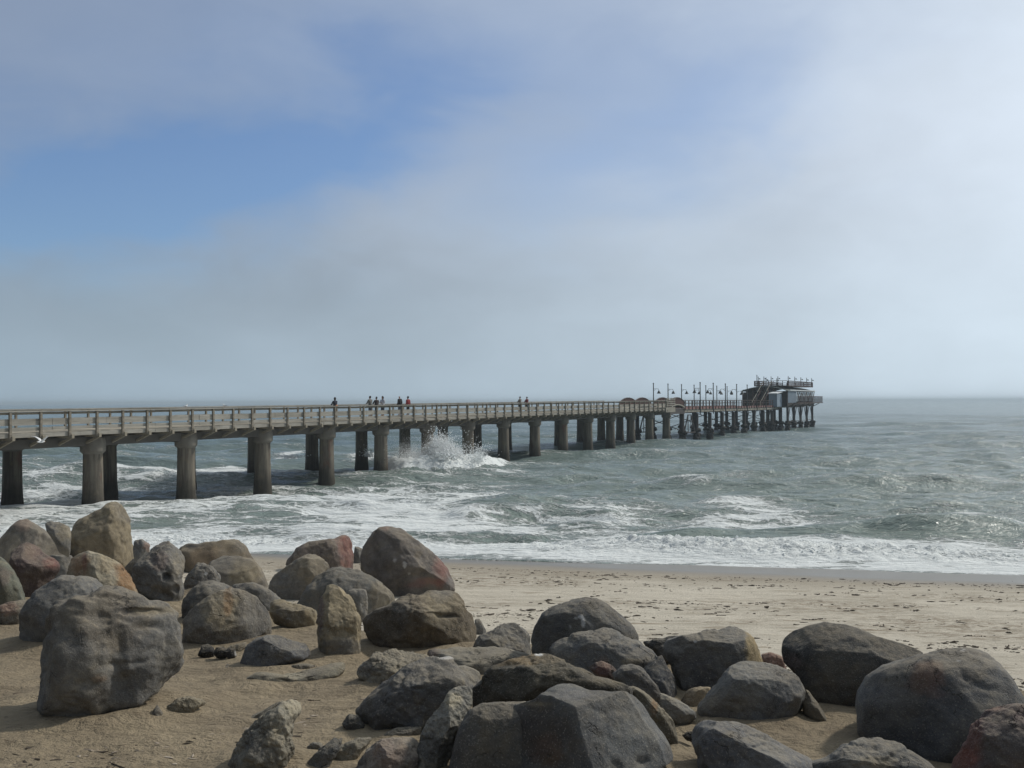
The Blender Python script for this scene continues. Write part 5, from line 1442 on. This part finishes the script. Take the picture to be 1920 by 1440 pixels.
# ------------------------------------------------------------------ gulls
M_GW = simple_mat('white_feathers', (0.75, 0.75, 0.74), (0.66, 0.66, 0.66), 10, 0.7, 0)
M_GG = simple_mat('grey_feathers', (0.30, 0.32, 0.34), (0.24, 0.26, 0.28), 10, 0.7, 0)
M_GB = simple_mat('gull_bill', (0.45, 0.28, 0.06), (0.4, 0.2, 0.05), 10, 0.5, 0)
def gull_body(parent, standing):
    if standing:
        return skin_mesh('body', [([(0, 0, 0.18), (-0.12, 0, 0.17), (-0.26, 0, 0.13)], [0.075, 0.055, 0.02]), ([(0, 0, 0.18), (0.10, 0, 0.24), (0.13, 0, 0.33), (0.16, 0, 0.37)], [0.075, 0.055, 0.034, 0.034])], M_GW, parent)
    return skin_mesh('body', [([(0, 0, 0), (-0.16, 0, 0.0), (-0.30, 0, 0.01)], [0.07, 0.05, (0.045, 0.015)]), ([(0, 0, 0), (0.13, 0, 0.01), (0.22, 0, 0.02)], [0.07, 0.05, 0.035])], M_GW, parent)
gl = empty('gull', at(77.5, 828.5, 46.0), R(68))
gull_body(gl, False)
gl.scale = (0.85, 0.85, 0.85)
for sy in (-1, 1):
    st = [(0.10, -0.10, 0.05 * 0, 0.0), (0.11, -0.07, 0.20, 0.17), (0.05, -0.08, 0.42, 0.27), (-0.10, -0.14, 0.62, 0.31)]
    co = []
    for xa, xb, yy_, zz_ in st:
        co += [(xa, sy * yy_, zz_ + 0.01), (xb, sy * yy_, zz_ + 0.008), (xb, sy * yy_, zz_ - 0.006), (xa, sy * yy_, zz_ - 0.01)]
    fs = []
    for i in range(3):
        for j in range(4):
            a_ = i * 4 + j; b2 = i * 4 + (j + 1) % 4
            fs.append((a_, b2, b2 + 4, a_ + 4))
    fs += [(12, 13, 14, 15)]
    mesh_np('wing', co, fs, M_GW, True, parent=gl)
m = MB(); m.tube((0.25, 0, 0.02), (0.30, 0, 0.01), 0.012, 0.004, 6); m.build('bill', M_GB, gl)
tag(gl, 'white gull flying with raised wings below the pier deck at left', 'gull')
def stand_gull(k, lab, rz):
    g_ = empty('gull', pw(k * BAY, -1.12, 5.38 + RISE * k * BAY), rz)
    g_.scale = (0.62, 0.62, 0.62)
    gull_body(g_, True)
    for sy in (-1, 1):
        V, Fc = ico(3)
        mesh_np('wing', V * np.array([0.17, 0.025, 0.055]) * (1, 1, 1) + np.array([-0.10, sy * 0.065, 0.18]), Fc, M_GG, True, parent=g_)
        m = MB(); m.tube((0, sy * 0.03, 0), (0, sy * 0.03, 0.13), 0.008, n=6); m.build('leg', M_GB, g_)
    m = MB(); m.tube((0.185, 0, 0.372), (0.24, 0, 0.362), 0.012, 0.004, 6); m.build('bill', M_GB, g_)
    tag(g_, lab, 'gull', 'gulls perched on the pier railing')
stand_gull(0.835, 'white gull perched on the pier railing above the second front pile', PROT)
stand_gull(1.30, 'small pale gull perched on the railing between the second and third front piles', PROT + 2.6)

# ------------------------------------------------------------------ broken water, spray
M_FOAM = bpy.data.materials.new('white_foam'); M_FOAM.use_nodes = True
G = NG(M_FOAM.node_tree)
d1 = G.n('ShaderNodeBsdfDiffuse', None, Color=(0.93, 0.94, 0.94)); t1 = G.n('ShaderNodeBsdfTranslucent', None, Color=(0.88, 0.90, 0.90))
mx_ = G.n('ShaderNodeMixShader', None, Fac=0.5); G.put(mx_.inputs[1], d1.outputs[0]); G.put(mx_.inputs[2], t1.outputs[0])
G.n('ShaderNodeOutputMaterial', None, Surface=mx_.outputs[0])
def blobs(name, C, Rr, mat, sub, label, wob=0.35, squash=0.8, seed=0):
    V, Fc = ico(sub)
    n, nv = len(C), len(V)
    rg_ = np.random.RandomState(seed)
    co = V[None] * Rr[:, None, None]
    co = co * np.array([1.0, 1.0, squash])
    if sub > 1:
        off_ = rg_.rand(n, 3)[:, None] * 50
        qv = V[None] * 1.6 + off_
        w_ = fbm(qv[..., 0], qv[..., 1], qv[..., 2], 3, 3)
        co = co * (1 + wob * w_)[..., None]
    co = co + C[:, None]
    fs = (Fc[None] + (np.arange(n) * nv)[:, None, None]).reshape(-1, 3)
    o = mesh_np(name, co.reshape(-1, 3), fs, mat, True)
    tag(o, label, name.replace('_', ' '), kind='stuff')
    return o
rg_ = np.random.RandomState(12)
tx = [731, 745, 760, 775, 790, 805, 818, 828, 836, 850, 865, 880, 893, 903, 915, 940, 962]
ty_ = [890, 877, 869, 864, 857, 853, 843, 820, 826, 846, 855, 861, 845, 848, 864, 868, 874]
by_ = [893, 895, 895, 895, 895, 894, 893, 893, 892, 891, 889, 886, 881, 879, 877, 876, 876]
C, Rr = [], []
for i in range(1500):
    x = rg_.uniform(733, 955)
    a_, b2 = np.interp(x, tx, ty_), np.interp(x, tx, by_)
    if x > 905 and rg_.rand() < 0.6: continue
    f = rg_.rand() ** 0.8
    y = a_ + (b2 - a_) * f
    yb = b2 - (1 - f) * 9
    d = onz(x, yb, 0.1).y + rg_.uniform(-0.3, 0.6)
    P_ = at(x, y, d)
    r = rg_.uniform(0.05, 0.22) * (0.35 + 0.65 * f)
    C.append(P_[:]); Rr.append(r)
for i in range(420):
    u = rg_.rand() ** 0.7
    x = 831 + rg_.normal() * (5 + 13 * u); y = 826 + 62 * u
    P_ = at(x, y, onz(830, 889, 0).y + rg_.normal() * 0.4); C.append(P_[:]); Rr.append(rg_.uniform(0.03, 0.09) + 0.11 * u * rg_.rand())
for (x0, x1, yt, yb, n) in ((676, 703, 848, 866, 110), (516, 568, 854, 867, 160), (590, 606, 848, 862, 30)):
    for i in range(n):
        x = rg_.uniform(x0, x1); u = (x - x0) / (x1 - x0)
        top_ = yb - (yb - yt) * math.exp(-((u - 0.55) / 0.25) ** 2)
        y = rg_.uniform(top_, yb)
        P_ = at(x, y, onz(x, yb, 0).y + rg_.uniform(0, 0.8)); C.append(P_[:]); Rr.append(rg_.uniform(0.06, 0.2))
blobs('breaking_wave', np.array(C), np.array(Rr), M_FOAM, 2, 'white water of a wave breaking against the piles under the pier', 0.5, 0.8, 2)
C, Rr = [], []
def plume(x0, y0, sx, sy, n, r0, r1, dd=1.2, skew=0.0):
    for i in range(n):
        a_ = rg_.normal(); b2 = abs(rg_.normal())
        x = x0 + a_ * sx * (1 + 0.25 * b2) + skew * b2 * sy
        y = y0 - b2 * sy
        P_ = at(x, y, onz(x0, 889, 0).y + rg_.normal() * dd)
        if P_.z < 0: continue
        C.append(P_[:]); Rr.append(r0 * (r1 / r0) ** rg_.rand())
plume(826, 856, 8, 13, 5500, 0.010, 0.04)
plume(832, 862, 10, 10, 1600, 0.03, 0.10)
plume(822, 838, 8, 15, 700, 0.015, 0.05)
plume(850, 858, 12, 20, 900, 0.012, 0.045)
plume(866, 862, 20, 12, 700, 0.012, 0.045)
plume(897, 866, 6, 14, 900, 0.015, 0.05)
plume(770, 872, 18, 22, 5200, 0.008, 0.020, 2.0, -0.1)
plume(795, 862, 22, 10, 1800, 0.010, 0.035)
plume(690, 856, 5, 7, 300, 0.015, 0.05)
plume(742, 886, 9, 10, 1000, 0.008, 0.025)
plume(545, 858, 14, 3, 300, 0.015, 0.05)
blobs('sea_spray', np.array(C), np.array(Rr), M_FOAM, 1, 'spray and droplets thrown up by the breaking wave', 0, 1.0, 3)
# fine mist hanging round the burst
def mist(px, py, rx, ry, rz_, dens, lab):
    c = at(px, py, onz(px, 889, 0).y)
    V, Fc = ico(3)
    o = mesh_np('spray_mist', V * np.array([rx, ry, rz_]), Fc, None, True, loc=c)
    m_ = bpy.data.materials.new('spray_mist'); m_.use_nodes = True
    G = NG(m_.node_tree)
    oc = G.n('ShaderNodeTexCoord').outputs['Object']
    nn = G.noise(oc, 1.3, 5, 0.65, 0.4)
    ln = G.n('ShaderNodeVectorMath', {'operation': 'LENGTH'}, i0=G.scale(oc, (1 / rx, 1 / ry, 1 / rz_))).outputs['Value']
    fall = G.ramp(ln, 1.0, 0.15)
    dn = G.m('MULTIPLY', G.m('MULTIPLY', fall, G.ramp(nn, 0.38, 0.68)), dens)
    pv_ = G.n('ShaderNodeVolumePrincipled', None, Color=(0.95, 0.97, 0.98), Density=dn, Anisotropy=0.1)
    G.n('ShaderNodeOutputMaterial', None, Volume=pv_.outputs[0])
    o.data.materials.append(m_)
    tag(o, lab, 'mist', kind='stuff')
mist(766, 866, 2.2, 1.3, 1.8, 1.6, 'thin veil of mist left of the splash')
mist(828, 862, 2.1, 1.2, 2.1, 10.0, 'dense white mist in the heart of the splash')
# tumbling whitewater of the shore break
C, Rr = [], []
SX, SY, SZ = SEA
wt = np.clip(turb * 1.0, 0, 1.3) ** 2 * (SY < 48) * (foam > 0.5)
cand = np.nonzero(wt > 0.05)[0]
pk = rg_.choice(cand, 1800, p=wt[cand] / wt[cand].sum())
cl_ = fbm(SX[pk] * 1.6, SY[pk] * 2.2, 0, 3, 77)
Rr = np.clip((0.009 * 5.5 ** (rg_.rand(len(pk)) ** 2.2)) * (1 + 1.2 * cl_), 0.006, 0.07)
C = np.stack([SX[pk] + rg_.normal(0, .04, len(pk)), SY[pk] + rg_.normal(0, .05, len(pk)), SZ[pk] + Rr * rg_.uniform(-0.5, 0.8, len(pk)) + 0.09 * rg_.rand(len(pk)) ** 3 * np.clip(cl_ + 0.3, 0, 1)], 1)
blobs('surf_foam', C, Rr, M_FOAM, 1, 'tumbling white foam where the last wave breaks near the beach', 0.6, 0.7, 5)

# ------------------------------------------------------------------ seaweed and litter on the sand
M_WEED = simple_mat('dry_seaweed', (0.040, 0.032, 0.024), (0.075, 0.058, 0.040), 9.0, 0.9, 0.01)
M_LIT = simple_mat('broken_shell_and_twig', (0.40, 0.34, 0.27), (0.11, 0.075, 0.05), 2.2, 0.9, 0.0)
def flakes(name, pts, sizes, mat, label, ax=2.6, h=0.35, seed=0):
    V, Fc = ico(1)
    V1 = V
    rg2 = np.random.RandomState(seed)
    n, nv = len(pts), len(V1)
    jitter = 1 + 0.6 * (rg2.rand(n, nv, 1) - 0.5) * 2
    S = np.stack([sizes * rg2.uniform(0.7, ax, n), sizes * rg2.uniform(0.4, 1.1, n), sizes * rg2.uniform(0.5, 1.2, n) * h], 1)
    co = V1[None] * S[:, None, :] * jitter
    a_ = rg2.normal(0, 0.5, n)
    ca_, sa_ = np.cos(a_)[:, None], np.sin(a_)[:, None]
    x = co[..., 0] * ca_ - co[..., 1] * sa_; y = co[..., 0] * sa_ + co[..., 1] * ca_
    z = co[..., 2]
    gz_ = terrain_z(pts[:, 0], pts[:, 1])
    co = np.stack([x + pts[:, 0:1], y + pts[:, 1:2], z + gz_[:, None] + (sizes * h * 0.3)[:, None]], -1)
    fs = (Fc[None] + (np.arange(n) * nv)[:, None, None]).reshape(-1, 3)
    o = mesh_np(name, co.reshape(-1, 3), fs, mat, False)
    tag(o, label, name.replace('_', ' '), kind='stuff')
    return o
N = 90000
yy_ = 1 / rg_.uniform(1 / 34.0, 1 / 13.5, N)
xx_ = rg_.uniform(-0.55, 0.62, N) * yy_
offd = shore_y(xx_) - yy_
dens = fbm(xx_ * 0.22, yy_ * 0.9, 0, 4, 91) * 1.4 + fbm(xx_ * 1.4, yy_ * 3.0, 0, 3, 92) * 0.9
line = 1.1 * np.exp(-((offd - (4.3 + 0.7 * fbm(xx_ * 0.2, 0, 0, 3, 93))) / 0.5) ** 2)
p_ = np.clip(dens * 0.9 + line - 0.0, 0, 1) * (offd > 3.4) + 0.006 * (offd > 2.8)
keep = rg_.rand(N) < p_ * 0.5
pts = np.stack([xx_[keep], yy_[keep]], 1)[:24000]
sz = 0.008 * (6.0 ** (rg_.rand(len(pts)) ** 2.2))
flakes('seaweed', pts, sz, M_WEED, 'scattered dry seaweed scraps on the pale beach', 3.2, 0.45, 6)
# a few larger tangles
rg3 = np.random.RandomState(5)
tang = [(1905, 1182), (1860, 1205), (1700, 1198), (1560, 1115), (1450, 1142), (1600, 1148), (1880, 1110), (1750, 1150), (1340, 1150), (1240, 1195), (1500, 1165), (1410, 1100), (1820, 1215), (1000, 1125), (1100, 1120), (1355, 1190)]
pp, ss = [], []
for px, py in tang:
    d = ground_at(px, py); r0 = ray(px, py)
    for st_ in range(rg3.randint(2, 5)):
        cx_, cy_ = r0.x * d + rg3.normal(0, 0.30), d + rg3.normal(0, 0.28)
        hx, hy = rg3.normal(0, 1.0), rg3.normal(0, 0.35)
        for i in range(rg3.randint(6, 20)):
            cx_ += 0.022 * hx + rg3.normal(0, 0.02); cy_ += 0.022 * hy + rg3.normal(0, 0.02)
            pp.append((cx_, cy_)); ss.append(rg3.uniform(0.006, 0.022))
flakes('seaweed', np.array(pp), np.array(ss), M_WEED, 'larger dark tangles of washed up seaweed on the beach', 3.5, 0.8, 8)
N = 26000
yy_ = 1 / rg_.uniform(1 / 10.0, 1 / 4.0, N)
xx_ = rg_.uniform(-0.6, 0.6, N) * yy_
dens = fbm(xx_ * 1.2, yy_ * 1.2, 0, 4, 95)
extra = np.zeros(N)
for px, py, r in ((560, 1350, .35), (300, 1290, .25), (640, 1390, .45), (240, 1400, .3), (690, 1290, .2), (450, 1200, .3), (120, 1420, .4), (1330, 1400, .3), (1380, 1310, .2)):
    d = ground_at(px, py); r0 = ray(px, py)
    extra += 0.8 * np.exp(-((xx_ - r0.x * d) ** 2 + (yy_ - d) ** 2) / r ** 2)
keep = rg_.rand(N) < np.clip(dens - 0.05, 0.04, 1) * 0.6 + extra * 0.45
pts = np.stack([xx_[keep], yy_[keep]], 1)
sz = 0.0024 * (5.0 ** (rg_.rand(len(pts)) ** 1.8))
h_ = len(pts) // 2
flakes('beach_litter', pts[:h_], sz[:h_], M_LIT, 'tiny shell bits and wood crumbs strewn on the brown sand', 3.5, 0.5, 9)
flakes('beach_litter', pts[h_:], sz[h_:] * 1.1, M_WEED, 'dark crumbs of weed strewn on the brown sand', 4.0, 0.45, 10)
pb, pz = [], []
rg4 = np.random.RandomState(21)
for x_, y_, rx_, ry_, hh_ in DRIFT:
    if y_ > 9 or rx_ < 0.12: continue
    for i in range(16):
        a_ = rg4.uniform(math.pi, 2 * math.pi) if rg4.rand() < 0.8 else rg4.uniform(0, math.pi)
        f = rg4.uniform(0.95, 1.35)
        pb.append((x_ + math.cos(a_) * rx_ * f, y_ + math.sin(a_) * ry_ * f)); pz.append(0.0035 * 4.5 ** (rg4.rand() ** 2))
flakes('rock_rubble', np.array(pb), np.array(pz), simple_mat('rubble_stone', (0.17, 0.16, 0.14), (0.09, 0.085, 0.08), 2.0, 0.9, 0.0), 'small stone chips lying round the feet of the boulders', 1.4, 0.8, 11)
# twigs
def twig(px, py, pts_, lab, r=0.006):
    d = ground_at(px, py); x0 = ray(px, py).x * d
    m = MB()
    for a_, b2, ra, rb in pts_:
        def W(p): return (x0 + p[0], d + p[1], float(terrain_z(x0 + p[0], d + p[1])) + p[2])
        m.tube(W(a_), W(b2), ra * r, rb * r, 6)
    o = m.build('twig', M_WEED, None, smooth=True)
    tag(o, lab, 'twig', 'twigs lying on the brown sand')
twig(196, 1340, [((-.045, 0, .008), (.02, .01, .012), .7, 1), ((.02, .01, .012), (.06, .05, .02), 1, .5), ((.02, .01, .012), (.045, -.05, .006), .8, .4)], 'forked dark twig on sand just below the biggest boulder')
twig(150, 1368, [((-.06, 0, .006), (.0, .02, .01), .5, .8), ((0, .02, .01), (.05, .03, .006), .8, .4)], 'thin dark twig on sand lower left, under the forked one', 0.005)
twig(255, 1381, [((-.07, -.01, .006), (.0, .0, .010), .5, .9), ((0, 0, .01), (.07, .015, .006), .9, .5)], 'longer dark twig on sand, lower centre left near crumbs', 0.005)
# ------------------------------------------------------------------ haze
hz = bpy.data.meshes.new('haze')
bm = bmesh.new()
bmesh.ops.create_cube(bm, size=1.0)
for v in bm.verts:
    v.co = Vector((v.co.x * 20000, -60 + (v.co.y + 0.5) * 12500, -5.0 + (v.co.z + 0.5) * 19.0))
bm.to_mesh(hz); bm.free()
ho = bpy.data.objects.new('haze', hz)
col.objects.link(ho)
hm = bpy.data.materials.new('haze')
hm.use_nodes = True
G = NG(hm.node_tree)
pv = G.n('ShaderNodeVolumePrincipled', None, Color=(0.60, 0.68, 0.74), Density=0.0004, Anisotropy=0.25)
G.n('ShaderNodeOutputMaterial', None, Volume=pv.outputs[0])
hz.materials.append(hm)
tag(ho, 'thin pale sea fog over the water', 'haze', kind='stuff')
